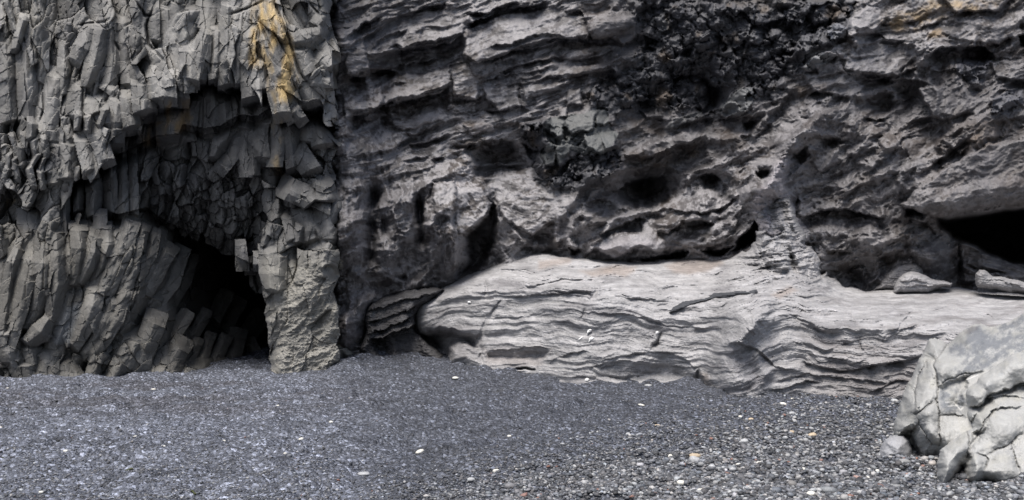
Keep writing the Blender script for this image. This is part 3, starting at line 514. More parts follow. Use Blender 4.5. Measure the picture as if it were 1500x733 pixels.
    for a in [(T('R4', 600,140, 640,180, 655,260, 640,330, 600,420, 545,465, 480,480, 470,470, 508,400, 505,290, 560,250, 610,195), -1.1, 5, .12), (T('R4', 540,10, 640,0, 830,0, 800,20, 700,30, 560,70, 540,60), -.6, 6), (T('R4', 240,460, 260,455, 280,480, 240,490), -.35, 3), (T('R4', 740,345, 790,350, 800,365, 740,365), -.35, 3),
              (T('R4', 170,455, 200,450, 200,500, 175,500), -.15, 3), (T('R1', 540,610, 640,575, 720,575, 740,650, 800,690, 700,690, 560,733, 530,730), -.55, 8), (T('R4', 400,25, 412,30, 415,60, 400,55), -.3, 3),
              (T('R5', 560,50, 620,40, 660,90, 660,150, 600,160, 560,110), -.7, 8), (T('R5', 200,120, 320,60, 430,60, 440,180, 330,190, 220,195), -.5, 14), (T('R5', 775,35, 840,20, 852,55, 825,95, 790,95), -1.6, 5),
              (T('R5', 640,385, 690,340, 700,310, 760,270, 780,240, 800,260, 806,320, 760,350, 700,378), -3.5, 4), (T('R5', 300,395, 400,370, 508,362, 512,372, 440,395, 320,408), -1.4, 3), (T('R5', 560,360, 640,350, 690,340, 640,390, 590,385), -1.8, 4), (T('R5', 0,340, 60,350, 50,390, 10,380), -1.0, 4),
              (T('R5', 930,150, 959,130, 975,230, 925,240), -1.2, 5), (T('R5', 930,330, 960,360, 965,440, 945,430), -.7, 4),
              (T('R3', 100,560, 170,555, 215,580, 200,630, 120,640, 90,610), -.9, 8), (T('R3', -20,620, 60,610, 80,650, 40,690, -20,670), -1.2, 6), (T('R3', 38,480, 90,470, 80,505, 45,500), -.5, 4), (T('R3', 290,400, 420,370, 440,430, 430,480, 350,500, 290,470), -.55, 12), (T('R3', 400,330, 500,340, 580,380, 560,440, 470,450, 420,400), -.3, 12),
              (T('R3', 690,590, 750,545, 745,620, 690,640), -.5, 8), (T('R3', 570,220, 700,195, 800,200, 840,235, 700,290, 590,300), -.35, 8), (T('R3', 935,150, 970,140, 970,210, 935,200), -1.0, 4), (T('R3', -10,160, 20,180, 10,240, -10,230), -.8, 4), (T('R3', 230,15, 275,10, 250,40), -1.0, 4),
              (T('R2', 480,190, 520,190, 540,260, 500,250, 460,230), -.8, 6), (T('R2', 560,320, 640,370, 640,460, 570,450), -.9, 8), (T('R2', 720,500, 790,500, 790,540, 740,545), -.8, 5), (T('R2', 210,340, 280,340, 270,375, 220,375), -.5, 5), (T('R2', 880,205, 950,205, 940,230, 890,230), -.8, 4), (T('R2', 890,130, 930,100, 940,190, 900,200), -.3, 6),
              (T('R2', 330,480, 400,480, 410,520, 360,510), -.25, 6), (T('R2', 380,640, 560,570, 540,640, 470,700, 380,700), -.35, 14), (T('R2', 790,690, 850,680, 860,733, 780,733), -1.0, 5),
              (T('R5', 560,80, 600,50, 650,90, 640,140), -.4, 6), (T('R6', 220,440, 290,440, 310,520, 240,500), -.6, 6), (T('R6', 350,380, 480,360, 520,400, 450,420, 400,480, 340,500), -.5, 10), (T('R6', 460,180, 540,180, 590,215, 520,228, 450,215), -.9, 6)]:
        sz = np.ptp(a[0], axis=0).max(); W.pit(a[0], a[1] * (1.4 if sz > 45 else .85), a[2] * 1.5, *a[3:])
    for P, h, gx, gy in [
        (T('T5', 65,110, 130,70, 200,40, 345,25, 360,60, 355,100, 320,125, 180,150, 160,135, 70,150), .22, .1, .5), (T('T5', 75,160, 170,150, 180,190, 90,215, 75,190), .25, 0, .5), (T('T5', 15,150, 75,150, 85,215, 60,225, 8,225), .22, 0, .3),
        (T('T5', 120,245, 190,215, 240,220, 300,200, 320,180, 322,240, 290,275, 160,300, 125,285), .28, .1, .6), (T('T5', 8,280, 120,250, 125,300, 90,330, 8,345), .2, 0, .5), (T('T5', 365,90, 480,45, 620,20, 720,60, 725,105, 600,115, 520,140, 460,170, 400,180, 360,160), .28, -.1, .45),
        (T('T5', 720,60, 800,60, 870,40, 865,110, 830,135, 790,110, 740,115, 725,90), .3, -.2, .1), (T('T5', 640,160, 740,130, 815,140, 800,150, 700,180, 640,175), .22, 0, .6), (T('T5', 640,215, 700,195, 800,185, 800,205, 700,225, 640,235), .2, 0, .5), (T('T5', 325,210, 365,185, 400,240, 400,290, 330,280), .25, -.3, .4),
        (T('T5', 415,260, 520,255, 525,310, 460,325, 420,290), .2, -.2, .2), (T('T5', 530,240, 640,225, 640,260, 540,290), .16, 0, .3), (T('T5', 340,540, 400,560, 440,600, 430,630, 350,690, 338,640), .38, .3, .5), (T('T5', 270,540, 330,535, 338,600, 320,640, 270,620), .2, -.4, .1),
        (T('T5', 420,530, 560,490, 640,560, 700,590, 640,640, 560,690, 480,640), .1, 0, .5), (T('T5', 360,365, 440,360, 450,385, 380,395), .15, 0, .5), (T('T5', 130,355, 300,320, 310,345, 180,380), .15, 0, .5), (T('T5', 12,400, 120,380, 200,400, 150,440, 12,460), .1, 0, .4),
        (T('T5', 730,720, 800,690, 900,680, 1000,690, 1060,720, 980,735, 860,733, 800,760), .2, 0, .6),
        (T('T6', 560,60, 640,75, 700,50, 760,20, 740,-10, 680,-5, 600,30), .2, 0, .5), (T('T6', 480,60, 540,20, 600,50, 560,95, 480,105), .25, -.2, .4), (T('T6', 480,170, 560,130, 680,135, 690,160, 640,200, 630,225, 540,215, 480,200), .25, -.1, .5), (T('T6', 760,-10, 960,-10, 930,30, 800,35), .2, 0, .5),
        (T('T6', 690,260, 760,250, 850,290, 920,290, 880,330, 760,350, 730,340), .15, -.2, .1), (T('T6', 900,180, 1001,165, 1001,240, 920,230), .2, 0, .3), (T('T6', 640,600, 760,500, 900,420, 1060,400, 1060,590, 860,610, 740,640), .35, -.15, -.25),
        (T('T6', 560,90, 620,60, 720,90, 690,120, 600,120), .15, 0, .5), (T('T6', 800,60, 960,50, 1001,100, 900,130, 780,110), .12, 0, .4), (T('T6', 350,220, 480,215, 540,260, 500,290, 380,270), .2, 0, .5), (T('T6', 390,190, 470,180, 480,210, 400,225), .2, 0, 0),
        (T('T6', 640,420, 720,380, 740,440, 680,480), .12, 0, .3), (T('T6', 570,410, 620,400, 640,430, 590,440), .2, 0, .3), (T('T6', 380,480, 440,440, 470,470, 400,500), .15, 0, .3)]:
        W.block(P, h, gx, gy)
    # pillow of lava inside the hollow, rounded bosses
    for b in [(T('R5', 610,110), 14, 14, 0, .5), (T('R6', 560,360), 40, 26, 50, .55), (T('R6', 290,300), 34, 30, 20, .35), (T('R3', 440,610), 40, 25, -20, .25), (T('R5', 250,345), 60, 22, -5, .5), (T('R5', 700,170), 22, 34, 20, .4), (T('R6', 220,400), 22, 16, 0, .25),
              (T('R2', 170,110), 36, 22, -20, .3), (T('R2', 800,120), 34, 24, 0, .25), (T('R3', 880,400), 26, 20, -20, .2), (T('R6', 270,455), 14, 8, -20, .4), (T('R6', 560,170), 70, 22, -10, .4), (T('R6', 800,140), 80, 26, -12, .3),
              (T('R5', 20,340), 10, 12, 0, .4), (T('R6', 480,60), 60, 30, -20, .15), (T('R4', 60,650), 22, 40, 20, .3)]:
        (cx, cy), = b[0]; W.blob(cx, cy, b[1], b[2], b[3], b[4], .7)
    # rib that runs down to the pale ledge
    for P, w, h in [(T('F', 1205,155, 1180,190, 1155,215, 1140,240, 1128,262, 1112,285, 1114,310, 1128,345), 17, 1.1), (T('F', 1128,262, 1150,290, 1168,320, 1175,350), 13, .4), (T('F', 1150,225, 1165,205, 1190,180, 1230,160), 8, .3),
                    (T('F', 1060,245, 1090,265, 1100,290), 12, .3), (T('F', 1010,195, 1060,205, 1100,195, 1130,165, 1170,120), 5, .25), (T('F', 840,300, 855,270, 880,250, 915,235, 960,215), 6, .3), (T('F', 930,220, 980,205, 1030,205), 5, .2), (T('F', 850,310, 880,290, 930,310, 980,300, 1030,320), 8, .3),
                    (T('F', 1215,300, 1240,280, 1260,250), 5, .15), (T('F', 1310,300, 1320,260, 1370,220, 1450,170), 6, .15)]:
        W.line(P, w, h)
    for P in [(0,200,60,120,130,60,220,30), (20,260,60,180,130,100,230,60), (70,200,100,230,180,240,260,210,400,190), (30,300,60,250,100,240), (0,330,20,280,60,200), (100,160,70,200,110,240,200,250), (430,270,520,220,640,210,720,170,760,120), (500,330,600,290,690,220,740,160),
              (540,350,640,300,720,230), (640,60,680,130,720,150), (250,210,400,180,440,190), (830,320,800,260,770,200,800,130,850,70), (850,300,830,240,860,180,930,150), (150,60,240,20,330,10), (60,340,150,310,250,290,330,300), (100,375,180,350,260,330), (330,240,420,250,500,215)]:
        F.line(T('R5', *P), 4.5, .17)
    for P in [(0,500,100,430,180,400), (100,720,150,680,190,600,160,560), (300,720,380,620,460,570), (450,730,560,620,640,560,760,500), (600,720,700,620,800,570,900,540), (180,733,230,640,300,620), (760,560,780,600,800,570), (560,330,600,380,590,450,560,500), (850,470,900,420,959,410), (200,150,280,180,380,160,500,190), (230,100,330,110,420,90), (640,90,760,60,860,70)]:
        F.line(T('R3', *P), 4.5, .16)
    neck = sstep(-6, 10, poly_sdf(X, Y, T('F', 1105,345, 1092,300, 1102,278, 1125,255, 1140,225, 1175,215, 1170,250, 1175,300, 1200,350, 1210,400, 1100,400)))
    F.H += (neck * (fbm(X + wx * .5, Y + wy, 50, 4, 161, .6, sy=6, ang=-.25, ridged=True) * .13 + fbm(X, Y, 24, 4, 162, .6) * .14)).astype(f4)
    # the black cave on the right with its floor slab
    cave = poly_sdf(X + wx * .15, Y + wy * .15, T('R6', 590,222, 640,226, 760,208, 870,188, 1100,172, 1100,420, 900,412, 850,385, 800,372, 760,345, 700,322, 660,310, 640,285, 600,255))
    F.H = F.H - 5.5 * sstep(-2, 10, cave) - 1.2 * sstep(-2, 30, cave)
    slab = poly_sdf(X + wx * .2, Y, T('R6', 690,345, 720,340, 800,375, 880,400, 1000,450, 1100,470, 1100,520, 700,500, 690,440))
    F.H = np.where(slab > 0, np.maximum(F.H, -24.4 + .4 * np.minimum(slab, 6) / 6 + fbm(X, Y, 40, 3, 140, sy=12, ang=.35) * .3), F.H)
    for P in [T('R6', 690,300, 695,400, 685,490), T('R6', 700,425, 800,440, 900,460)]: F.line(P, 1.8, -.3)
    # leaning layered slabs, bottom left
    lay = poly_sdf(X + wx * .25, Y + wy * .25, T('R4', 105,600, 120,570, 240,530, 390,512, 420,540, 340,600, 320,640, 330,733, 345,800, 100,830, 60,800, 100,690))
    s_ = sstep(-3, 7, lay); F.H -= (s_ * .3).astype(f4)
    for P, w, h in [(T('F', 540,500, 530,515, 515,545), 7, .5), (T('F', 512,420, 508,470, 512,520), 7, .3), (T('F', 530,430, 520,470), 6, .2)]: F.line(P, w, h)
    # broken blue-grey blocks
    def blocks(P, w, seed, h0, k=1.0):
        P = np.asarray(P); sl, x, y = F.sub(P, 4); sd_ = poly_sdf(x, y, P)
        S = seeds(P[:, 0].min() - 20, P[:, 1].min() - 20, P[:, 0].max() + 20, P[:, 1].max() + 20, lambda a, b: (a * 0 - .5, a * 0 + w, a * 0 + w * 1.3), 1.0, seed)
        I, A, B, E = cells(x, y, S, reach=4); r = np.random.default_rng(seed)
        hh = h0 + (r.normal(0, .35, len(S))[I] + (A * r.normal(0, .6, len(S))[I] + B * r.normal(.5, .5, len(S))[I]) / w - .8 * np.exp(-E / .08)) * w * .016 * k
        F.H[sl] += (np.where(sd_ > 0, hh, 0)).astype(f4)
    P1 = T('R1', 850,490, 900,480, 959,470, 1000,470, 1060,440, 1100,450, 1110,520, 1150,560, 1090,640, 1000,640, 950,620, 900,690, 830,680, 820,640, 860,590, 830,540); P2 = T('A9', 130,560, 190,500, 230,470, 320,470, 330,520, 290,570, 240,620, 150,630, 120,610)
    P3 = T('A9', 570,360, 640,280, 700,280, 760,300, 700,345, 600,390); P4 = T('A9', 700,150, 760,120, 810,150, 790,200, 720,215); P5 = T('R2', 400,530, 440,490, 560,455, 570,480, 480,520, 410,545); P6 = T('R2', 330,400, 540,400, 560,450, 400,450)
    P7 = T('R3', 680,240, 830,240, 800,290, 800,340, 740,350, 680,290); P8 = T('R3', 850,400, 900,370, 959,365, 959,430, 870,470, 820,470, 830,410)
    blocks(P1, 15, 301, .05, .6)
    for P, gx, gy in [((660,270, 700,262, 708,310, 658,306), .3, .2), ((610,340, 660,350, 650,400, 615,390), -.4, .5), ((665,350, 740,308, 752,325, 735,380, 680,397, 658,372), .3, .7), ((742,322, 800,318, 802,352, 750,372), -.3, .3), ((712,395, 760,366, 817,388, 815,432, 760,452, 722,432), .2, .8), ((630,440, 650,414, 690,420, 702,450, 640,492), -.5, .4), ((588,456, 630,440, 625,482, 600,484), .4, .5), ((640,318, 662,310, 664,345, 640,345), 0, .5), ((590,350, 612,342, 612,385, 596,380), -.3, .2), ((760,395, 800,395, 812,425, 775,440), .1, 1.1)]:
        F.block(T('T5', *P), .22, gx * 1.3, gy, .8, 3.5)
    blocks(P2, 9, 302, .3); blocks(P3, 9, 303, .25); blocks(P4, 12, 304, .25, .6); blocks(P5, 6, 305, .15); blocks(P6, 8, 306, .1); blocks(P7, 8, 307, .15); blocks(P8, 9, 308, .15)
    F.wx = F.wy = 0
    # fine weathering, bedding scratches
    ang2 = idw(X, Y, [(600,100),(800,200),(1000,250),(1100,230),(1300,100),(1300,250),(1450,250),(900,330),(600,350),(540,300),(1150,320)], [-.3,-.25,-.35,-.6,-.15,-.5,-.35,.1,1.4,1.5,.9], 3)
    # locally rotated fine noise: blend of four fixed directions
    def dirn(angles, sc, sy, seed):
        out = 0; Wt = 0
        for t in (-.7, -.3, .1, .8, 1.45):
            w = np.exp(-((ang2 - t) / .28) ** 2); out = out + w * fbm(X + wx * .6, Y + wy * .6, sc, 4, seed, .65, sy=sy, ang=t, ridged=True); Wt = Wt + w
        return out / Wt
    f1 = dirn(ang2, 42, 9, 120); f3 = fbm(X + wx, Y + wy, 20, 4, 122, .65, sy=12, ang=-.4, ridged=True); F.H += ((1 - .45 * bedw) * (f1 * .055 * (1 - .6 * dkw) + f3 * .035) * (1 - .45 * sstep(80, 30, np.hypot((X - 960) / 2.2, (Y - 320) / 1.1))) + fbm(X, Y, 7, 4, 121, .7) * .018).astype(f4)
    D = -F.H
    rim = sstep(514, 500, X + fbm(Y, Y * 0, 40, 3, 171) * 4); D = D + 2.2 * sstep(497, 462, X + fbm(X, Y, 24, 3, 171) * 10)
    # ---- stone colour, plus shade painted into the cave
    C = np.zeros(X.shape + (3,), f4) + np.array((.083, .081, .085), f4)
    C = mixc(C, (.066, .056, .050), sstep(-.15, .35, fbm(X + wx, Y + wy, 90, 4, 130)) * .75)
    crust = sstep(.10, .38, fbm(X + wx, Y + wy, 46, 6, 131, .72, sy=20, ang=-.4, ridged=False) + .25 * fbm(X, Y, 6, 3, 137, .7) + .35 * f1 + .25 * f3)
    region = idw(X, Y, [(600,80),(560,20),(750,40),(800,120),(640,220),(780,270),(560,300),(700,220),(620,400),(950,100),(1050,60),(850,210),(980,210),(900,260),(860,350),(900,350),(1100,270),(1140,320),(1230,100),(1350,90),(1200,220),(1280,150),(1350,230),(1450,230),(1260,330),(1400,150),(1300,30),(640,480),(530,450),(690,290),(1450,60)],
                 [  .5,.25,.6,.5,.75,.8,.5,.75,.5,0,.05,.1,.3,.5,.6,.7,.9,.9,.8,.6,.8,.5,.6,.25,.55,.2,.5,.4,.45,.85,.5], 3)
    region = region * (1 - .38 * sstep(980, 1120, X) * sstep(60, 130, Y) * (1 - .6 * sstep(250, 300, Y) * sstep(1230, 1180, X)))
    C = mixc(C, (.37, .37, .385), crust * np.clip(region * 1.2, 0, 1) * .8)
    C = mixc(C, (.17, .17, .173), region * .14)
    blot = lambda C, P, s, k, col, seed, nz=.4: mixc(C, col, sstep(-s, s, poly_sdf(X + wx * .5, Y + wy * .5, P)) * k * sstep(-nz, nz, fbm(X, Y, 24, 5, seed, .6)))
    C = blot(C, T('R3', 330,90, 420,60, 520,40, 560,0, 860,0, 820,50, 700,50, 650,60, 540,115, 400,130), 8, .95, (.28, .215, .13), 132, .35)
    C = blot(C, T('R3', 560,130, 620,115, 640,150, 570,160), 4, .9, (.27, .20, .12), 133)
    C = blot(C, T('R2', 640,0, 959,0, 880,40, 800,50, 700,20), 8, .5, (.22, .17, .10), 134)
    for P in [T('R1', 490,500, 620,505, 630,540, 560,560), T('R1', 690,505, 760,510, 740,530), T('R2', 240,470, 400,520, 400,560, 300,550), T('R2', 600,540, 720,530, 720,555, 620,560), T('R5', 370,290, 440,300, 500,340, 420,330), T('R3', 0,360, 180,340, 200,380, 40,410), T('R2', 240,640, 420,620, 560,560, 540,650, 380,700), T('R3', 780,500, 930,490, 900,560, 700,640)]:
        C = blot(C, P, 5, .75, (.115, .092, .072), 135, .6)
    C = mixc(C, (.050, .053, .062), dkw * .88); C = mixc(C, (.11, .115, .125), dkw * sstep(.5, 1, v2) * .4); C = mixc(C, (.12, .09, .06), dkw * sstep(.2, .5, fbm(X, Y, 40, 3, 136)) * .5)
    for P, col in [(P1, (.098,.106,.108)), (P2, (.12,.128,.134)), (P3, (.16,.17,.18)), (P4, (.14,.15,.17)), (P5, (.12,.125,.13)), (P7, (.08,.085,.1)), (P8, (.09,.095,.11))]:
        C = mixc(C, col, sstep(-1, 2, poly_sdf(X + wx * .15, Y, P)) * .9)
    C = mixc(C, (.07, .07, .075), s_ * .5); C = mixc(C, (.05, .05, .055), sstep(-4, 16, cave) * .9)  # last mix paints the cave's shade onto its walls
    C = mixc(C, (.30, .29, .31), sstep(-4, 8, poly_sdf(X + wx * .2, Y, T('F', 1112,345, 1100,300, 1108,280, 1125,262, 1132,240, 1150,225, 1160,240, 1150,270, 1165,300, 1180,345, 1195,400, 1110,380))) * .7 * (.75 + .5 * f1))
    C = mixc(C, (.26, .255, .27), sstep(-3, 6, poly_sdf(X + wx * .2, Y, T('R5', 60,380, 120,340, 220,298, 300,295, 380,320, 440,345, 300,345, 230,390, 150,405))) * .7)
    C = np.clip(C * (.88, .86, .86), .02, .8)
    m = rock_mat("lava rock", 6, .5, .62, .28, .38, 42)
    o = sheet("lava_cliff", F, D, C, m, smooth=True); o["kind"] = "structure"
    return o
# ------------------------------------------------------------------ beach relief
def ground_z(x, y):
    x = np.asarray(x, f4); y = np.asarray(y, f4)
    z = .28 * np.exp(-((x + 2.3) / 1.6) ** 2 - ((y - 24.6) / 2.2) ** 2) + .02 * np.exp(-((x + 3.6) / 1.6) ** 2 - ((y - 24.5) / 2.5) ** 2)
    z = z + .10 * np.exp(-((x + .6) / 1.6) ** 2 - ((y - 22) / 1.8) ** 2) + .12 * np.exp(-((x - 3.4) / .5) ** 2 - ((y - 19.6) / .8) ** 2)
    m = sstep(-12, -4, x)
    z = z + fbm(x + 50, y * 1.0 + 80, 3.2, 3, 301, .5, sy=1.5, ang=.12) * .05
    z = z + fbm(x + 50, y + 80, .62, 3, 302, .5, sy=.42, ang=.35) * .15
    pits = fbm(x + 50, y + 80, .5, 2, 303, .5, sy=.33)
    z = z + .18 * np.exp(-((x + 3.7) / .7) ** 2 - ((y - 23) / 2.5) ** 2)
    return z - .09 * sstep(.25, .6, pits) - .03 * np.exp(-((y - 20.3) / .35) ** 2) * (x < -3.3)

def pebble_mat(name):
    m = bpy.data.materials.new(name); m.use_nodes = True; n = m.node_tree.nodes; L = m.node_tree.links
    b = n["Principled BSDF"]; b.inputs["Roughness"].default_value = .62; b.inputs["Specular IOR Level"].default_value = .35
    at = n.new("ShaderNodeAttribute"); at.attribute_name = "tint"; tc = n.new("ShaderNodeTexCoord")
    t = n.new("ShaderNodeTexNoise"); t.inputs["Scale"].default_value = 60; t.inputs["Detail"].default_value = 4; L.new(tc.outputs["Object"], t.inputs["Vector"])
    mp = n.new("ShaderNodeMapRange"); mp.inputs[1].default_value = .3; mp.inputs[2].default_value = .7; mp.inputs[3].default_value = .82; mp.inputs[4].default_value = 1.15; L.new(t.outputs[0], mp.inputs[0])
    vm = n.new("ShaderNodeVectorMath"); vm.operation = 'SCALE'; L.new(at.outputs["Color"], vm.inputs[0]); L.new(mp.outputs[0], vm.inputs["Scale"]); L.new(vm.outputs[0], b.inputs["Base Color"])
    return m
def shingle_mat():
    m = bpy.data.materials.new("black shingle"); m.use_nodes = True; n = m.node_tree.nodes; L = m.node_tree.links
    b = n["Principled BSDF"]; b.inputs["Roughness"].default_value = .6; b.inputs["Specular IOR Level"].default_value = .35
    tc = n.new("ShaderNodeTexCoord"); at = n.new("ShaderNodeAttribute"); at.attribute_name = "tint"
    def vor(sc):
        v = n.new("ShaderNodeTexVoronoi"); v.inputs["Scale"].default_value = sc; v.inputs["Randomness"].default_value = 1; L.new(tc.outputs["Object"], v.inputs["Vector"]); return v
    v1, v2 = vor(26), vor(46)
    def ramp(v, stops):
        sx = n.new("ShaderNodeSeparateColor"); L.new(v.outputs["Color"], sx.inputs[0]); r = n.new("ShaderNodeValToRGB"); L.new(sx.outputs[0], r.inputs[0]); r.color_ramp.interpolation = 'LINEAR'
        e = r.color_ramp.elements
        while len(e) < len(stops): e.new(.5)
        for q, (p, c) in zip(e, stops): q.position = p; q.color = (c, c * 1.02, c * 1.08, 1)
        return r
    r1 = ramp(v1, [(0, .25), (.35, .55), (.7, 1.15), (.88, 2.2), (.97, 4.2), (1, 6.5)]); r2 = ramp(v2, [(0, .4), (.5, .85), (.9, 1.5), (.98, 3.6)])
    mx = n.new("ShaderNodeMix"); mx.data_type = 'RGBA'; mx.inputs[0].default_value = .5; L.new(r1.outputs[0], mx.inputs[6]); L.new(r2.outputs[0], mx.inputs[7])
    mu = n.new("ShaderNodeMix"); mu.data_type = 'RGBA'; mu.blend_type = 'MULTIPLY'; mu.inputs[0].default_value = 1; L.new(mx.outputs[2], mu.inputs[6]); L.new(at.outputs["Color"], mu.inputs[7])
    L.new(mu.outputs[2], b.inputs["Base Color"])
    b1 = n.new("ShaderNodeBump"); b1.invert = True; b1.inputs["Strength"].default_value = .9; b1.inputs["Distance"].default_value = .022; L.new(v1.outputs["Distance"], b1.inputs["Height"])
    b2 = n.new("ShaderNodeBump"); b2.invert = True; b2.inputs["Strength"].default_value = .8; b2.inputs["Distance"].default_value = .012; L.new(v2.outputs["Distance"], b2.inputs["Height"]); L.new(b1.outputs[0], b2.inputs["Normal"])
    L.new(b2.outputs[0], b.inputs["Normal"])
    return m
def coarse_zone(x, y):
    """0..1: how coarse and pale the shingle is (storm-sorted pebbles lie to the right and near)"""
    px = CX + x / y * FOC; py = HY + FOC * CAMH / y
    return sstep(720, 1240, px + (py - 620) * 2.6 + 90 * fbm(np.asarray(x, f4) + 50, np.asarray(y, f4) + 80, 2.2, 3, 312)) 
def build_ground():
    def spacing(a, b, s0, far, k):
        v = [a]
        while v[-1] < b: v.append(v[-1] + s0)
        while v[-1] < far: v.append(v[-1] + (v[-1] - v[-2]) * k)
        return v
    ys = spacing(8.6, 29, .034, 700, 1.18); pre = [-150, -60, -25, -10, -2, 3, 5.5, 7.2, 8.1]
    ys = np.array(pre + ys); xp = spacing(0, 12.5, .034, 500, 1.2); xs = np.array([-v for v in xp[:0:-1]] + xp)
    X, Y = np.meshgrid(xs, ys); Z = ground_z(X, Y) * sstep(60, 30, np.hypot(X, Y))
    h, w = X.shape; idx = np.arange(h * w).reshape(h, w); q = np.stack([idx[:-1, :-1], idx[:-1, 1:], idx[1:, 1:], idx[1:, :-1]], -1).reshape(-1, 4)
    base = np.zeros(X.shape + (3,), f4) + np.array((.055, .059, .069), f4)
    Ys = np.maximum(Y, 5); cz = coarse_zone(X, Ys)
    px = CX + X / Ys * FOC; left = sstep(600, 430, px + 60 * fbm(X + 50, Y + 80, 2.0, 3, 309))
    base *= (1 + .10 * cz + .68 * left + .22 * fbm(X + 50, Y + 80, 1.6, 4, 310, .6, sy=.5, ang=.08))[..., None]
    damp = sstep(.05, .4, fbm(X + 50, Y + 80, .5, 3, 313, .55, sy=.3, ang=.2)); base = mixc(base, (.034, .037, .045), damp * .62)
    base *= (1 + .3 * fbm(X + 50, Y + 80, 2.6, 3, 314, .6, sy=.45, ang=.05))[..., None]
    band = left * sstep(-.25, .25, fbm(X + 50, Y + 80, 5, 3, 311, sy=.7)) * sstep(15.2, 16.4, Y) * sstep(21.2, 20.2, Y); base = mixc(base, (.050, .050, .056), band * .75)
    o = mesh_obj("beach_ground", np.stack([X, Y, Z], -1).reshape(-1, 3), q, shingle_mat(), base.reshape(-1, 3)); o["kind"] = "structure"

# icosphere templates for pebbles
def ico(sub):
    t = (1 + 5 ** .5) / 2; v = [(-1,t,0),(1,t,0),(-1,-t,0),(1,-t,0),(0,-1,t),(0,1,t),(0,-1,-t),(0,1,-t),(t,0,-1),(t,0,1),(-t,0,-1),(-t,0,1)]
    f = [(0,11,5),(0,5,1),(0,1,7),(0,7,10),(0,10,11),(1,5,9),(5,11,4),(11,10,2),(10,7,6),(7,1,8),(3,9,4),(3,4,2),(3,2,6),(3,6,8),(3,8,9),(4,9,5),(2,4,11),(6,2,10),(8,6,7),(9,8,1)]
    v = [np.array(p) / np.linalg.norm(p) for p in v]
    for _ in range(sub):
        mid = {}; nf = []
        def m(a, b):
            k = (min(a, b), max(a, b))
            if k not in mid: p = v[a] + v[b]; v.append(p / np.linalg.norm(p)); mid[k] = len(v) - 1
            return mid[k]
        for a, b, c in f: ab, bc, ca = m(a, b), m(b, c), m(c, a); nf += [(a, ab, ca), (b, bc, ab), (c, ca, bc), (ab, bc, ca)]
        f = nf
    return np.array(v, f4), np.array(f, np.int32)
def scatter_pebbles(n, name, mat, sub, size, density, seed, shade):
    r = np.random.default_rng(seed); V, Fc = ico(sub)
    d = 1 / np.sqrt(r.uniform(1 / 27.0 ** 2, 1 / 9.3 ** 2, n * 6)); px = r.uniform(-30, 1530, n * 6); x = (px - CX) / FOC * d
    py = HY + FOC * CAMH / d; keep = r.random(n * 6) < density(px, py, x, d); x, y = x[keep][:n], d[keep][:n]; px = px[keep][:n]; n = len(x)
    s = size(r, n, px, y); cz = coarse_zone(x, y)
    q = r.normal(0, 1, (n, 3)); sc = np.stack([s * r.uniform(.8, 1.5, n), s * r.uniform(.7, 1.1, n), s * r.uniform(.4, .75, n)], -1)
    a = r.uniform(0, 2 * np.pi, n); c, si = np.cos(a), np.sin(a)
    P = V[None] * sc[:, None, :] * (1 + r.normal(0, .07, (n, len(V), 1)))
    tlt = r.normal(0, .25, n); P = np.stack([P[..., 0] * np.cos(tlt)[:, None] - P[..., 2] * np.sin(tlt)[:, None], P[..., 1], P[..., 0] * np.sin(tlt)[:, None] + P[..., 2] * np.cos(tlt)[:, None]], -1)
    P = np.stack([P[..., 0] * c[:, None] - P[..., 1] * si[:, None], P[..., 0] * si[:, None] + P[..., 1] * c[:, None], P[..., 2]], -1)
    z = ground_z(x, y) + sc[:, 2] * .45; P += np.stack([x, y, z], -1)[:, None]
    col = shade(r, n, px, y); col = np.repeat(col[:, None], len(V), 1)
    F_ = (Fc[None] + (np.arange(n) * len(V))[:, None, None]).reshape(-1, 3)
    return mesh_obj(name, P.reshape(-1, 3), F_, mat, col.reshape(-1, 3), smooth=True)
def gravel_cols(r, n, pale, p_red=.004):
    v = np.exp(r.normal(math.log(.084), .5, n)); pl = r.random(n) < pale; v = np.where(pl, r.uniform(.16, .36, n), v)
    t = r.normal(0, .03, n); c = np.stack([v * (.96 + t), v, v * (1.10 - t)], -1); c[pl] *= (1.02, 1, .93)
    rd = r.random(n) < p_red; c[rd] = c[rd] * .5 + np.array((.16, .07, .045)); return np.clip(c, .02, .6).astype(f4)

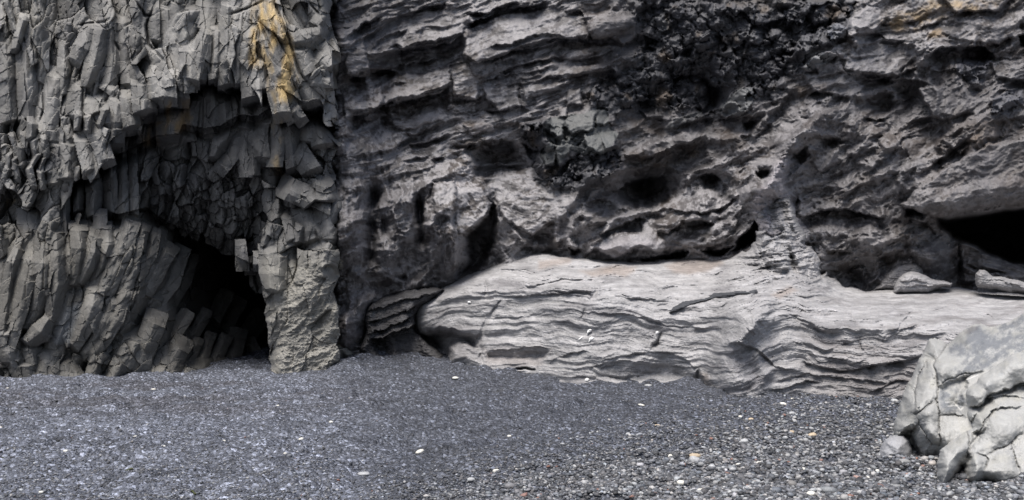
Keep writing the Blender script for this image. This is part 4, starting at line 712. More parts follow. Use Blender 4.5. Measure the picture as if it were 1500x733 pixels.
# ------------------------------------------------------------------ free-standing rocks: relief front closed at the rim
LEDGE = [(605,455),(610,441),(620,433),(632,430),(650,418),(680,405),(705,397),(725,387),(748,378),(775,370),(795,368),(820,375),(848,376),(870,379),(900,382),(950,384),(990,381),(1020,376),(1050,377),(1075,374),(1088,370),(1104,352),(1110,335),(1104,312),(1102,290),(1112,272),(1130,258),(1152,252),(1166,262),(1163,290),(1172,325),(1186,362),(1205,398),(1240,420),(1270,427),(1300,421),(1330,422),(1400,421),(1440,428),(1500,432),(1620,438),(1880,450),
         (1890,640),(1320,615),(1180,612),(1085,610),(1040,600),(960,592),(860,592),(780,582),(700,560),(655,545),(642,520),(640,505),(630,497),(614,490),(606,475)]
def build_ledge():
    F = Field(596, 232, 1910, 622, 1.15); X, Y = F.X, F.Y
    wx = fbm(X, Y, 70, 3, 401) * 12; wy = fbm(X, Y, 70, 3, 402) * 12
    rg = sstep(1060, 1100, X) * sstep(435, 400, Y) * sstep(1290, 1240, X); s = poly_sdf(X + fbm(X, Y, 26, 4, 403) * (3 + 22 * rg), Y + fbm(X, Y, 26, 4, 404) * (3 + 16 * rg), LEDGE)
    front = sinterp(X, [596, 640, 700, 780, 860, 960, 1040, 1085, 1130, 1180, 1300, 1400, 1620], [24.1, 23.8, 22.8, 22.1, 20.7, 20.6, 20.3, 18.45, 18.7, 18.75, 18.3, 17.8, 17.4])
    # smooth the front line
    ytop = sinterp(X, [596, 650, 700, 795, 900, 1000, 1075, 1150, 1240, 1400, 1620], [440, 415, 396, 366, 380, 380, 373, 345, 418, 420, 436])
    shoulder = sinterp(X, [596, 660, 720, 800, 900, 1000, 1100, 1200, 1400, 1620], [455, 440, 430, 425, 440, 460, 470, 480, 490, 500])
    t = np.clip((shoulder - Y) / np.maximum(shoulder - ytop, 10), -1, 1.3)
    recede = np.where(t > 0, t ** 1.5, 0) * sinterp(X, [596, 700, 860, 1000, 1090, 1200, 1620], [.6, 1.6, 3.4, 3.6, 5.0, 5.4, 5.8])
    lean = np.clip(Y - shoulder, 0, 200) * -.0028
    D = front + recede - lean * -1.0
    nk = poly_sdf(X + wx * .4, Y + wy * .3, [(1098,300),(1102,275),(1126,252),(1160,246),(1170,290),(1178,330),(1222,405),(1185,445),(1110,452),(1060,405),(1096,362)])
    dn = np.interp(Y, [240, 290, 345, 400, 450, 500], [23.6, 22.5, 21.9, 21.2, 20.0, 19.0]) + (np.abs(X - 1138 - (Y - 300) * .12) / 34) ** 2 * .3
    D = D + (np.minimum(D, dn) - D) * sstep(-14, 16, nk)
    rimr = sinterp(X, [596, 640, 760, 900, 1620], [26, 24, 12, 8, 7]); ss = np.clip(s / rimr, 0, 1); T_ = sinterp(X, [596, 700, 900, 1620], [1.3, .9, .5, .45])
    D = D + T_ * (1 - np.sqrt(np.clip(1 - (1 - ss) ** 2, 0, 1))) + np.where(s < 0, -s * .5, 0)
    F.H = -D.astype(f4)
    W = F; F.wx = wx * .45 + fbm(X, Y, 16, 4, 431) * 5; F.wy = wy * .35 + fbm(X, Y, 16, 4, 432) * 3.5
    # big forms
    W.pit(T('A2', 62,462, 85,425, 140,405, 200,415, 260,435, 335,458, 340,485, 330,530, 240,500, 215,520, 210,600, 120,600, 105,520), -.95, 14, .1)
    W.pit(T('A2', 360,525, 480,520, 590,505, 660,512, 640,560, 600,590, 480,575, 350,575), -.3, 13, .4); W.pit(T('A2', 440,610, 500,598, 590,600, 590,612), -.3, 2)
    W.pit(T('A3', 235,510, 320,510, 400,550, 440,590, 470,640, 480,690, 200,690, 60,660, -60,640, -40,590, 60,570, 130,560), -.42, 34, .1)
    W.pit(T('A3', 440,590, 495,650, 520,700, 440,700, 380,640), -.35, 8)
    W.pit(T('A2', 650,250, 760,240, 850,245, 870,280, 830,275, 720,268), -.22, 4); W.pit(T('A2', 880,200, 960,190, 1050,215, 1100,240, 1000,260, 880,290), -.12, 6)
    for P, h, b, a in [(T('A2', 500,235, 620,205, 720,190, 850,190, 880,215), .22, 10, 10), (T('A2', 480,270, 600,260, 700,262, 830,270, 860,290), .28, 6, 8), (T('A2', 600,120, 590,150, 700,135, 830,122, 910,128), .10, 5, 8), (T('A2', 350,370, 500,370, 640,345, 760,335, 956,350), .10, 4, 5),
                       (T('A2', 640,585, 700,545, 760,525, 850,520), .18, 7, 8), (T('A2', 830,610, 880,585, 956,575, 1050,570), .25, 7, 8), (T('A2', 360,520, 480,515, 590,500, 660,510), .22, 10, 9), (T('A2', 220,490, 260,500, 330,530), .15, 6, 6),
                       (T('A3', -20,545, 100,530, 200,510, 300,510, 380,545, 430,590), .2, 10, 10), (T('A3', -20,580, 60,560, 120,570), .2, 6, 6), (T('A3', 0,235, 80,230, 130,270, 260,272), .16, 8, 8), (T('A3', 0,335, 120,345, 230,360, 300,385, 420,395, 540,410), .16, 6, 7), (T('A3', 420,340, 500,355, 590,360, 640,385), .12, 5, 6),
                       (T('A3', 230,150, 280,148, 330,155), .12, 4, 5), (T('A3', 350,175, 420,190, 500,165, 560,140, 610,125), .14, 4, 6), (T('A3', 545,170, 590,150, 670,140), .14, 4, 6), (T('A3', 270,120, 350,95, 450,80, 540,95), .12, 9, 8),
                       (T('A3', 560,480, 620,460, 700,490, 770,560, 840,590), .40, 10, 10), (T('A3', 640,390, 690,430, 760,380, 790,330), .15, 8, 8), (T('A3', 720,280, 780,250, 860,210, 916,180), .12, 7, 7), (T('A3', 750,670, 830,665, 916,640, 1000,640), .3, 10, 6),
                       (T('R6', 400,590, 560,570, 700,572, 959,590), .12, 4, 5), (T('R6', 380,690, 440,680, 500,610, 620,600, 800,620, 870,650), .16, 7, 8), (T('R6', 0,620, 100,680, 200,700), .14, 6, 6), (T('R6', 60,650, 120,690, 210,680), .15, 7, 7),
                       (T('B', 0,250, 80,225, 150,220, 250,190), .35, 12, 8), (T('B', 30,340, 120,300, 200,295), .25, 8, 8), (T('B', 80,150, 160,90, 250,70, 400,80), .12, 6, 7), (T('B', 85,140, 100,110, 160,80), .12, 5, 5), (T('B', -60,230, 20,215, 40,240), .15, 6, 6), (T('B', 0,110, 15,180, 25,190), .15, 3, 5),
                       (T('F', 1170,530, 1230,545, 1290,535, 1330,530), .28, 10, 8), (T('F', 1130,560, 1180,548, 1240,555, 1300,560), .25, 8, 6), (T('F', 1160,500, 1210,515, 1250,500), .15, 7, 7), (T('F', 1180,520,1240,528,1245,520),.18,6,5)]:
        W.ledge(P, h * .52, b, a, .5, 1.4)
    # knob and saddle at the foot of the rib
    for P, w, h in [(T('A3', 700,350, 620,440, 560,520, 560,620, 580,690), 24, .6), (T('A3', 640,300, 690,340, 690,400, 640,440), 5, .12), (T('A3', 740,450, 700,520, 740,600, 700,690), 10, .2), (T('A3', 780,250, 740,300, 700,380), 9, .18), (T('F', 1120,360, 1150,385, 1190,410), 14, .25), (T('A2', 230,490, 260,500, 320,530), 4, .12), (T('A2', 200,540, 260,545, 340,590), 8, .2)]:
        W.line(P, w, h)
    for P in [T('F', 1112,285, 1120,310, 1122,345, 1100,385), T('F', 1135,262, 1140,300, 1150,345, 1175,385), T('F', 1155,275, 1158,310, 1165,340)]: W.line(P, 6, .14)
    W.line(T('A3', 845,60, 860,120, 875,150), 5, -.5); W.line(T('A2', 350,185, 355,250, 345,275), 2, -.1); W.line(T('A2', 880,220, 855,290), 3.5, -.14); W.line(T('A2', 420,310, 350,390, 330,480, 345,590), 3, -.09)
    W.line(T('A3', 285,415, 235,500), 2.2, -.12); W.line(T('A3', 240,490, 265,462), 3, -.14)
    for P in [T('A2', 430,280, 370,360), T('A2', 830,320, 800,385), T('A3', 440,250, 640,275), T('A3', 770,160,810,210), T('R6', 200,560, 250,640, 280,700), T('R6', 410,570,450,620)]: W.line(P, 1.5, -.06)
    F.wx = F.wy = 0
    # bedding scratches that follow the rounded body
    cur = sinterp(X, [596, 640, 700, 800, 1000, 1100, 1200, 1400, 1620], [-.5, -.28, -.12, .03, .12, -.25, .10, .0, -.05])
    vv = Y - 470 + wy * 1.1; bend = sinterp(X, [596, 620, 660, 740, 860, 1000, 1080, 1130, 1200, 1300, 1450, 1620], [-26, -12, 0, 6, 2, -14, -6, 22, 8, 2, 10, 4]) * (.4 + .6 * np.clip((Y - 380) / 120, 0, 1.2))
    v = vv + bend; kn = sstep(95, 20, np.hypot((X - 1110) / 1.0, Y - 500)); v = v + kn * (X - 1110) * .35 
    b1 = fbm(X + wx, v, 150, 4, 410, .6, sy=9); b2 = fbm(X + wx, v, 70, 4, 411, .65, sy=3.6, ridged=True); b3 = fbm(X, v + wy * .3, 200, 3, 412, .6, sy=24)
    mod = sstep(-.3, .3, fbm(X, Y, 60, 3, 413)) * .8 + .2
    top = sstep(.35, .8, t)
    b4 = fbm(X + wx, v, 34, 3, 419, .7, sy=2.6)
    b5 = fbm(X + wx, v, 130, 3, 433, .5, sy=34, ridged=True)
    H = b3 * .18 + b5 * .07 + (b1 * .036 + b2 * .012 * mod + b4 * .010) * (1 - .4 * top) + fbm(X, Y, 48, 5, 414, .55) * .10 + fbm(X, Y, 7, 4, 415, .7) * .022
    H += sstep(-.1, .3, t) * (fbm(X + wx, v, 90, 4, 436, .6, sy=16, ang=-.06, ridged=True) * .22 + fbm(X + wx, Y + wy, 26, 4, 437, .6, sy=8) * .06)
    H += rg * (fbm(X + wx, Y + wy, 30, 5, 438, .62) * .30 + fbm(X + wx, Y + wy, 55, 3, 439, sy=24, ang=1.1, ridged=True) * .16)
    right = sstep(1130, 1250, X); H += right * (fbm(X + wx, v, 80, 5, 416, .6, sy=13, ridged=True) * .055)
    pk = fbm(X, Y, 7, 2, 417, sy=5); H -= .05 * sstep(.52, .75, pk) * sstep(-.1, .3, fbm(X, Y, 60, 2, 418))
    D = -(F.H + H * sstep(-2, 8, s))
    C = np.zeros(X.shape + (3,), f4) + np.array((.262, .260, .266), f4)
    C *= (1 + .35 * b1 + .16 * b2 + .22 * b4 + .22 * fbm(X, v, 120, 5, 420, .6, sy=18) + .25 * fbm(X + wx, v, 50, 4, 434, .7, sy=5))[..., None]
    C = mixc(C, (.14, .137, .145), sstep(.08, .5, fbm(X + wx, v, 110, 4, 421, sy=22)) * .7)
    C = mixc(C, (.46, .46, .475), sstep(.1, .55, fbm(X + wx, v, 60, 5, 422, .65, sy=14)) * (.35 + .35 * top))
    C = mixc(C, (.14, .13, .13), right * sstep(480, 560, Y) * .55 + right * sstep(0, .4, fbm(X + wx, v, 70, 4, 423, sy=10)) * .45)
    bl = lambda C, P, s_, k, col: mixc(C, col, sstep(-s_, s_, poly_sdf(X + wx * .3, Y + wy * .3, P)) * k)
    for P in [T('A3', 280,125, 350,95, 450,80, 530,85, 550,110, 480,145, 400,165, 330,155), T('A3', -30,130, 60,120, 160,125, 150,150, 110,175, 40,160), T('A2', 600,100, 760,80, 750,110, 600,140), T('A2', 790,145, 956,140, 930,170, 850,175), T('A3', 760,250, 850,210, 880,230, 800,270)]:
        C = bl(C, P, 4, .7, (.25, .215, .195))
    for P in [T('A2', 62,462, 85,425, 140,405, 200,415, 335,458, 330,560, 100,600)]: C = bl(C, P, 10, .6, (.15, .145, .15))  # undercut of the nose: its shade also painted into the colour
    C = bl(C, T('A2', 350,515, 660,510, 610,590, 350,580), 6, .55, (.24, .22, .215)); C = bl(C, T('A2', 640,240, 850,235, 875,275, 650,270), 4, .4, (.18, .175, .185)); C = bl(C, T('A3', 440,600, 480,600, 520,690, 470,690), 5, .6, (.2, .17, .15))
    C = bl(C, T('A3', 560,490, 620,470, 650,500, 700,540, 730,640, 690,690, 560,560), 8, .35, (.20, .195, .21)); C = bl(C, T('A3', 740,440, 800,430, 800,480, 750,500), 5, .35, (.19, .185, .2))
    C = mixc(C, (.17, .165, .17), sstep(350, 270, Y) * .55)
    C = np.clip(C, .04, .6)
    ls = [(s > -7)]
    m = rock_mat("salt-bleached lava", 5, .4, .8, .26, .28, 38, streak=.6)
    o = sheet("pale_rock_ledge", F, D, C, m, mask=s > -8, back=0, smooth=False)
    o["label"] = "long pale grey layered rock ledge with a rounded left nose lying on dark shingle"; o["category"] = "rock ledge"
    return F, D
def surf_at(FD, px, py):
    F, D = FD; i = int(round((py - F.ys[0]) / F.step)); j = int(round((px - F.xs[0]) / F.step)); return float(D[i, j])
def free_rock(name, label, cat, outline, centre_d, thick, rim, facets=(), ridges=(), tint=(.4,.4,.4), seed=1, step=1.0, extra=None, colour=None, warp=3.0, mat=None, pw=2.0, smooth=True, group=None, depthf=None, fine=1.0, strat=0.0):
    """closed boulder: front relief and a plainer back joined along the outline"""
    P = np.asarray(outline, float); x0, y0 = P.min(0) - 6; x1, y1 = P.max(0) + 6
    F = Field(x0, y0, x1, y1, step); X, Y = F.X, F.Y; sc = centre_d / FOC
    s = poly_sdf(X + fbm(X, Y, 18, 3, seed + 1) * warp, Y + fbm(X, Y, 18, 3, seed + 2) * warp, P)
    ss = np.clip(s / rim, 0, 1); prof = (1 - (1 - ss) ** pw) ** (1 / pw)
    D0 = np.full(X.shape, centre_d, f4) if depthf is None else depthf(X, Y)
    F.H = (-(D0 - thick * prof)).astype(f4)
    F.wx = fbm(X, Y, 16, 4, seed + 31, .6) * warp * 2.2; F.wy = fbm(X, Y, 16, 4, seed + 32, .6) * warp * 1.6
    for P_, h, b, a in facets: F.ledge(P_, h, b, a, .5, 1.2)
    for P_, w, h in ridges: F.line(P_, w, h)
    if extra: extra(F, s)
    F.H += ((fbm(X, Y, 30, 4, seed + 3, .5) * .05 + fbm(X, Y, 5, 3, seed + 4) * .006) * fine * sstep(0, 6, s)).astype(f4)
    if strat: F.H += ((fbm(X, Y, 30, 3, seed + 8, .6, sy=3.5, ang=.15, ridged=True) * .05 + fbm(X, Y, 9, 3, seed + 9, .6) * .05) * strat * sstep(0, 4, s)).astype(f4)
    Df = -F.H; Db = D0 + thick * .8 * prof + .02
    C = np.zeros(X.shape + (3,), f4) + np.array(tint, f4)
    C *= (1 + .16 * fbm(X, Y, 40, 5, seed + 5, .6))[..., None]
    if colour: C = colour(F, C, s)
    C = np.clip(C, .02, .7)
    mask = s > -step * 1.2; Pf = ray_pts(X, Y, np.where(s < 0, D0, Df)); Pb = ray_pts(X, Y, np.where(s < 0, D0 + .004, Db))
    h, w = Df.shape; idx = np.arange(h * w).reshape(h, w); q = np.stack([idx[:-1, :-1], idx[1:, :-1], idx[1:, 1:], idx[:-1, 1:]], -1)
    mq = mask[:-1, :-1] & mask[1:, :-1] & mask[1:, 1:] & mask[:-1, 1:]; q = q[mq]
    co = np.vstack([Pf.reshape(-1, 3), Pb.reshape(-1, 3)]); tn = np.vstack([C.reshape(-1, 3)] * 2); Q = np.vstack([q, q[:, ::-1] + h * w])
    used = np.unique(Q); rm = np.full(len(co), -1, np.int64); rm[used] = np.arange(len(used)); co = co[used]
    o = mesh_obj(name, co, rm[Q], mat, tn[used], smooth)
    if label: o["label"] = label; o["category"] = cat
    if group: o["group"] = group
    return o, (F, Df)
def build_rocks(LD):
    mb = rock_mat("sea-worn pale basalt", 7, .45, .68, .16, .3, 55); ml = bpy.data.materials["salt-bleached lava"]
    # fractured boulder, left mass
    outl = T('B', 265,150, 278,126, 300,124, 322,135, 345,150, 380,125, 410,95, 450,75, 480,70, 520,85, 560,70, 600,55, 652,30, 720,0, 800,40, 860,160, 890,330, 900,500, 910,700, 640,700, 480,700, 380,690, 318,720, 306,650, 300,610, 270,615, 240,620, 205,560, 200,525, 170,520, 132,520, 135,480, 150,420, 170,350, 190,310, 210,270, 235,205, 255,180)
    def dl(X, Y): return np.interp(Y, [450, 520, 600, 690, 760], [14.6, 13.9, 13.2, 12.6, 12.4]) - (X - 1400) * .002
    def ex(F, s):
        X, Y = F.X, F.Y
        F.H += (idw(X, Y, T('B', 170,450, 220,300, 270,180, 300,140, 270,420, 330,250, 360,350, 340,480, 400,400, 450,200, 520,150, 600,100, 250,560, 200,600, 330,600, 420,300, 330,400, 290,500),
                    [.05,.22,.15,.1,.5,.45,.38,.30,.15,.2,.05,-.1,-.05,-.1,.1,.3,.38,.45], 3)).astype(f4)
        F.pit(T('B', 300,240, 305,320, 420,280, 500,255, 440,220, 380,200), .06, 3); F.pit(T('B', 306,322, 318,432, 420,432, 435,400, 415,350, 440,275, 380,280), -.14, 4)
        F.pit(T('B', 132,500, 215,468, 240,480, 220,520, 170,512), -.22, 6)
    crk = [T('B', 258,192, 280,198, 302,212, 292,232, 305,262, 304,330, 312,400, 314,470, 318,550, 290,548), T('B', 306,320, 350,290, 400,272, 440,268, 485,255), T('B', 222,400, 218,430, 260,400, 304,370), T('B', 312,432, 380,430, 425,440), T('B', 222,430, 240,470, 260,520, 290,548, 318,552), T('B', 240,460, 205,490, 200,520), T('B', 265,240, 262,215), T('B', 222,400, 218,340, 230,280, 265,210), T('B', 200,520,240,580,270,600), T('B', 345,150, 330,175, 305,205)]
    def colr(F, C, s):
        X, Y = F.X, F.Y; wx = fbm(X, Y, 16, 5, 77, .7) * 12
        wet = poly_sdf(X + wx, Y + wx, T('B', 345,160, 400,100, 450,75, 520,90, 652,30, 760,0, 760,200, 600,190, 500,250, 440,275, 340,290, 310,330, 318,420, 400,425, 425,370, 395,330, 400,290, 380,250, 420,200, 350,190))
        C = mixc(C, (.12, .13, .145), sstep(-3, 6, wet) * .85 * sstep(-.35, .1, fbm(X, Y, 26, 6, 78, .75, sy=14, ang=-.6)))
        C = mixc(C, (.09, .09, .10), sstep(0, 4, poly_sdf(X, Y, T('B', 400,110, 440,72, 480,72, 470,95, 430,115))) * .8)
        C = mixc(C, (.62, .62, .60), np.exp(-(np.minimum(np.minimum(seg_dist(X, Y, T('B', 340,380, 370,375, 400,410, 415,395))[0], seg_dist(X, Y, T('B', 350,395, 390,390))[0]), seg_dist(X, Y, T('B', 420,290,470,270))[0]) / .8) ** 2) * .6)
        C = mixc(C, (.34, .335, .30), sstep(.05, .4, fbm(X, Y, 26, 4, 79)) * .35)
        return mixc(C, (.10, .10, .10), sstep(1.6, .6, np.minimum.reduce([seg_dist(X, Y, p)[0] for p in crk])) * .5)
    free_rock("fractured_boulder", "broad cracked pale grey boulder with a dark wet patch on its upper half", "boulder", outl, 13.4, 1.0, 34, (), [(p, 7.0, -.07) for p in crk] + [(p, 1.1, -.06) for p in crk], (.30, .302, .295), 500, .95, ex, colr, 3, mb, depthf=dl)
    # its neighbour, folded mass nearest the camera
    outl = T('B', 415,345, 430,320, 480,270, 540,230, 600,190, 652,170, 760,130, 850,220, 900,380, 940,560, 960,740, 640,740, 560,735, 500,700, 450,735, 405,690, 408,640, 380,670, 330,760, 308,700, 306,620, 320,570, 345,545, 400,500, 440,480, 425,440, 420,405)
    def dr(X, Y): return np.interp(Y, [480, 560, 620, 690, 760], [13.4, 12.9, 12.3, 11.75, 11.6])
    def ex2(F, s):
        X, Y = F.X, F.Y
        F.H += (idw(X, Y, T('B', 430,350, 500,290, 600,210, 640,200, 460,400, 560,330, 440,520, 380,570, 340,640, 420,600, 520,440, 560,480, 620,430, 460,620, 520,620, 600,600, 640,560, 480,520, 520,380, 640,340),
                    [.45,.5,.5,.4,.15,.22,.28,.35,.35,.05,.40,.42,.35,.35,.25,.3,.25,.18,.15,.1], 3.2)).astype(f4)
        F.ledge(T('B', 425,400, 470,395, 520,345, 600,325, 652,300, 740,290), .30, 9, 14); F.ledge(T('B', 480,400, 500,370, 560,350, 660,365), .16, 6, 6)
        F.ledge(T('B', 440,560, 500,480, 520,420, 560,400, 660,395), .12, 6, 6); F.ledge(T('B', 425,470, 450,440, 480,395), .2, 6, 5)
        F.pit(T('B', 425,600, 460,560, 495,500, 470,490, 440,500, 430,560), -.16, 4); F.pit(T('B', 380,640, 420,600, 440,570, 430,560, 450,600, 410,650, 380,690), -.2, 5)
    crk2 = [T('B', 530,345, 600,325, 652,300), T('B', 460,580, 500,590, 512,610, 490,660), T('B', 500,590, 560,560, 600,545, 652,490), T('B', 600,545, 620,600, 640,660), T('B', 430,550, 470,510, 500,450, 545,400), T('B', 425,490, 440,560, 425,600), T('B', 460,400, 510,355, 540,350), T('B', 425,440, 445,460)]
    def colr2(F, C, s):
        X, Y = F.X, F.Y
        C = mixc(C, (.27, .28, .29), sstep(-3, 8, poly_sdf(X + fbm(X, Y, 14, 4, 88) * 8, Y, T('B', 540,250, 600,240, 600,280, 550,280))) * .6)
        C = mixc(C, (.34, .335, .30), sstep(.05, .4, fbm(X, Y, 22, 4, 89)) * .35); C = mixc(C, (.30, .305, .31), sstep(.15, .5, fbm(X, Y, 34, 4, 90)) * .5)
        return mixc(C, (.10, .10, .10), sstep(1.6, .6, np.minimum.reduce([seg_dist(X, Y, p)[0] for p in crk2])) * .5)
    free_rock("folded_boulder", "smooth pale grey boulder of bulging folds nearest the camera at the right edge", "boulder", outl, 12.2, .75, 26, (), [(p, 7.0, -.07) for p in crk2] + [(p, 1.1, -.055) for p in crk2], (.31, .313, .306), 540, .95, ex2, colr2, 3, mb, depthf=dr)
    free_rock("low_stone", "low smooth blue-grey stone half sunk in pebbles at the left foot of the cracked boulder", "stone", T('B', 70,600, 75,570, 100,530, 135,512, 170,512, 195,530, 205,560, 215,600, 190,640, 120,690, 85,690, 75,640), 12.5, .5, 26, (), [(T('B', 100,535, 150,560, 140,620), 6, .04)], (.28, .285, .30), 560, .9, None, None, 2, mb)
    lo = T('R4', 95,615, 105,590, 125,568, 240,530, 330,516, 400,512, 425,520, 380,560, 320,600, 300,640, 310,700, 345,733, 420,790, 430,860, 110,860, 85,800, 70,760, 100,690, 90,650)
    free_rock("layered_slabs", "dark stepped stack of leaning rock layers between the pale ledge's nose and the cleft", "layered rock", lo, 24.25, .6, 14,
              [(T('R4', 90,622, 150,602, 240,570, 330,548, 420,530), .2, 7, 12), (T('R4', 100,668, 170,640, 250,612, 320,585), .24, 8, 12), (T('R4', 90,715, 180,680, 240,660, 310,630), .3, 10, 12), (T('R4', 110,735, 200,705, 300,670, 330,660), .9, 70, 8)],
              [(T('R4', 90,640, 120,700, 90,760, 80,820), 6, .25), (T('R4', 130,590, 110,640), 4, .15)], (.058, .057, .060), 650, .8, None, lambda F, C, s: mixc(C, (.28, .28, .29), sstep(.12, .45, fbm(F.X, F.Y, 30, 5, 651, .7, sy=7, ang=-.3)) * .28), 4, ml, strat=.5, smooth=False)
    # wind-worn knobs on top of the ledge
    def on(px, py, k=.0): return surf_at(LD, px, py) + k
    d1 = on(1340, 428)
    free_rock("knobbly_rock", "pale knob-shaped rock with a tapering tail sitting on the back of the pale ledge", "rock", T('R6', 422,530, 428,500, 440,476, 462,458, 492,446, 525,448, 548,460, 575,476, 620,484, 664,494, 660,508, 610,516, 560,536, 430,538), d1, .55, 9, [(T('R6', 430,490, 500,480, 570,495), .08, 4, 4), (T('R6', 450,510, 560,505, 650,500), .06, 4, 4)], [], (.25, .247, .255), 580, .7, None, None, 3, ml, strat=.4, fine=2.6, smooth=False)
    free_rock("arched_rock", "dark grey curved rock leaning against the left of the pale knob on the ledge", "rock", T('R6', 330,522, 365,500, 385,465, 408,438, 440,418, 480,413, 520,412, 540,430, 540,455, 520,480, 460,500, 430,528), d1 + .7, .4, 8, [], [], (.19, .185, .19), 590, .7, None, None, 3, ml, strat=.4, fine=2.6, smooth=False)
    d2 = on(1450, 434)
    free_rock("slab_rock", "low pale rock with a rounded upturned end lying on the ledge below the black cave", "rock", T('R6', 755,480, 760,455, 780,440, 800,445, 830,465, 880,470, 930,480, 1000,500, 1080,520, 1080,545, 900,530, 800,515, 765,510), d2, .5, 9, [(T('R6', 790,490, 850,480, 950,510), .1, 4, 4)], [], (.21, .208, .213), 600, .7, None, None, 3, ml, strat=.4, fine=2.6, smooth=False)
    free_rock("flat_stone", "small flat-topped grey stone perched on the slab at the mouth of the black cave", "stone", T('R6', 690,352, 695,342, 730,340, 760,350, 775,362, 750,372, 720,366), 24.1, .35, 6, [], [], (.16, .16, .165), 610, .7, None, None, 1.5, ml, strat=1.0, smooth=False)
    # dark crusted stick
    mk = rock_mat("charred driftwood", 9, .6, .8, .3, .2, 60)
    def dst(X, Y):
        F, D = LD; i = np.clip(((Y - F.ys[0]) / F.step).astype(int), 0, D.shape[0] - 1); j = np.clip(((X - F.xs[0]) / F.step).astype(int), 0, D.shape[1] - 1); d = D[i, j]
        k = 9; dd = (D[np.clip(i + k, 0, D.shape[0] - 1), j] + D[np.clip(i - k, 0, D.shape[0] - 1), j] + 2 * d) / 4; return dd - .03
    free_rock("driftwood_stick", "long thin dark driftwood branch lying on the upper face of the pale ledge", "driftwood", T('A3', 308,330, 330,305, 370,285, 440,272, 490,262, 500,245, 560,235, 640,235, 695,228, 700,238, 640,250, 560,258, 480,275, 420,290, 360,315, 320,332), 21, .12, 3.2, [], [(T('A3', 330,315, 450,280, 560,250, 690,234), 1.0, .03)], (.055, .058, .065), 620, .8, None, None, 2, mk, depthf=dst)
    # white droppings
    mw = rock_mat("white lime", 9, .1, .9, .05, .1, 60)
    for i, (P, pos) in enumerate([(T('A2', 832,425, 842,420, 850,425, 846,434, 836,438, 830,448, 828,440), "uppermost of the three at the ledge's centre"), (T('A2', 782,480, 792,466, 808,455, 808,463, 796,472), "leftmost of the three, a thin streak"), (T('A2', 835,484, 838,465, 848,457, 862,460, 858,470, 846,474), "lowest right of the three"),
                                  (T('A3', 245,430, 245,418, 254,412, 262,417, 256,426), "alone beside a slanting crack"), (T('A2', 818,664, 820,654, 830,650, 838,656, 834,664), "just above the shingle at the ledge's foot"), (T('A2', 270,300, 272,291, 280,291, 284,297, 278,300), "tiny, near the ledge's left nose")]):
        free_rock("bird_dropping", "white bird dropping on the pale ledge, " + pos, "bird dropping", P, 20, .03, 1.6, tint=(.7, .7, .7), seed=640 + i, step=.5, warp=.6, mat=mw, group="white bird droppings on the pale ledge", depthf=lambda X, Y: dst(X, Y) + .015, fine=0)

def build_pebbles():
    pm = pebble_mat("pebbles")
    def dens(px, py, x, d): cz = coarse_zone(x, d); return np.where(px < 500, .28, .10 + .9 * cz) * np.clip((d / 9) ** -.3, 0, 1)
    def size(r, n, px, y): cz = coarse_zone((px - CX) / FOC * y, y); return np.exp(r.normal(0, .34, n)) * (.0095 + .0098 * cz)
    def shade(r, n, px, y): return gravel_cols(r, n, np.where(px < 500, .10, .04 + .16 * coarse_zone((px - CX) / FOC * y, y)))
    o = scatter_pebbles(90000, "shingle", pm, 0, size, dens, 21, shade); o["kind"] = "stuff"
    V, Fc = ico(3)
    # individually placed larger pebbles: photo x, y, width, height, colour, lean
    W_, G_, B_, K_, Y_ = (.58,.57,.52), (.34,.35,.36), (.17,.19,.22), (.06,.06,.065), (.40,.33,.24)
    r = np.random.default_rng(77)
    def pebble(px, py, w, h, col, label, group=None, tilt=0.0, lift=.25):
        d = CAMH * FOC / (py + h * .3 - HY)
        for _ in range(3): d = (CAMH - float(ground_z(np.array([(px - CX) / FOC * d]), np.array([d]))[0])) * FOC / (py + h * .3 - HY)
        k = d / FOC; a, c = w * k / 2, h * k / 2; b = a * r.uniform(.7, .95)
        n = fbm(V[:, 0] * 40 + 100 + px, V[:, 1] * 40 + V[:, 2] * 25 + py, 40, 2, int(px) % 50)
        P = V * (1 + .16 * n[:, None]); P = np.sign(P) * np.abs(P) ** .92 * (a, b, c)
        ct, st = math.cos(tilt), math.sin(tilt); P = np.c_[P[:, 0] * ct - P[:, 2] * st, P[:, 1], P[:, 0] * st + P[:, 2] * ct]
        x = (px - CX) / FOC * d; z = float(ground_z(np.array([x]), np.array([d]))[0])
        v = np.array(col) * r.uniform(.9, 1.1)
        o = mesh_obj("pebble", P, Fc, pm, np.tile(v, (len(P), 1)).astype(f4)); o.location = (x, d, z + c * lift)
        o["label"] = label; o["category"] = "pebble"
        if group: o["group"] = group
        return o
    return pebble, (W_, G_, B_, K_, Y_)
import time as _t
_t0 = _t.time()
build_basalt()
build_lava()
build_ground()
LD = build_ledge()
build_rocks(LD)
pebble, PC = build_pebbles()
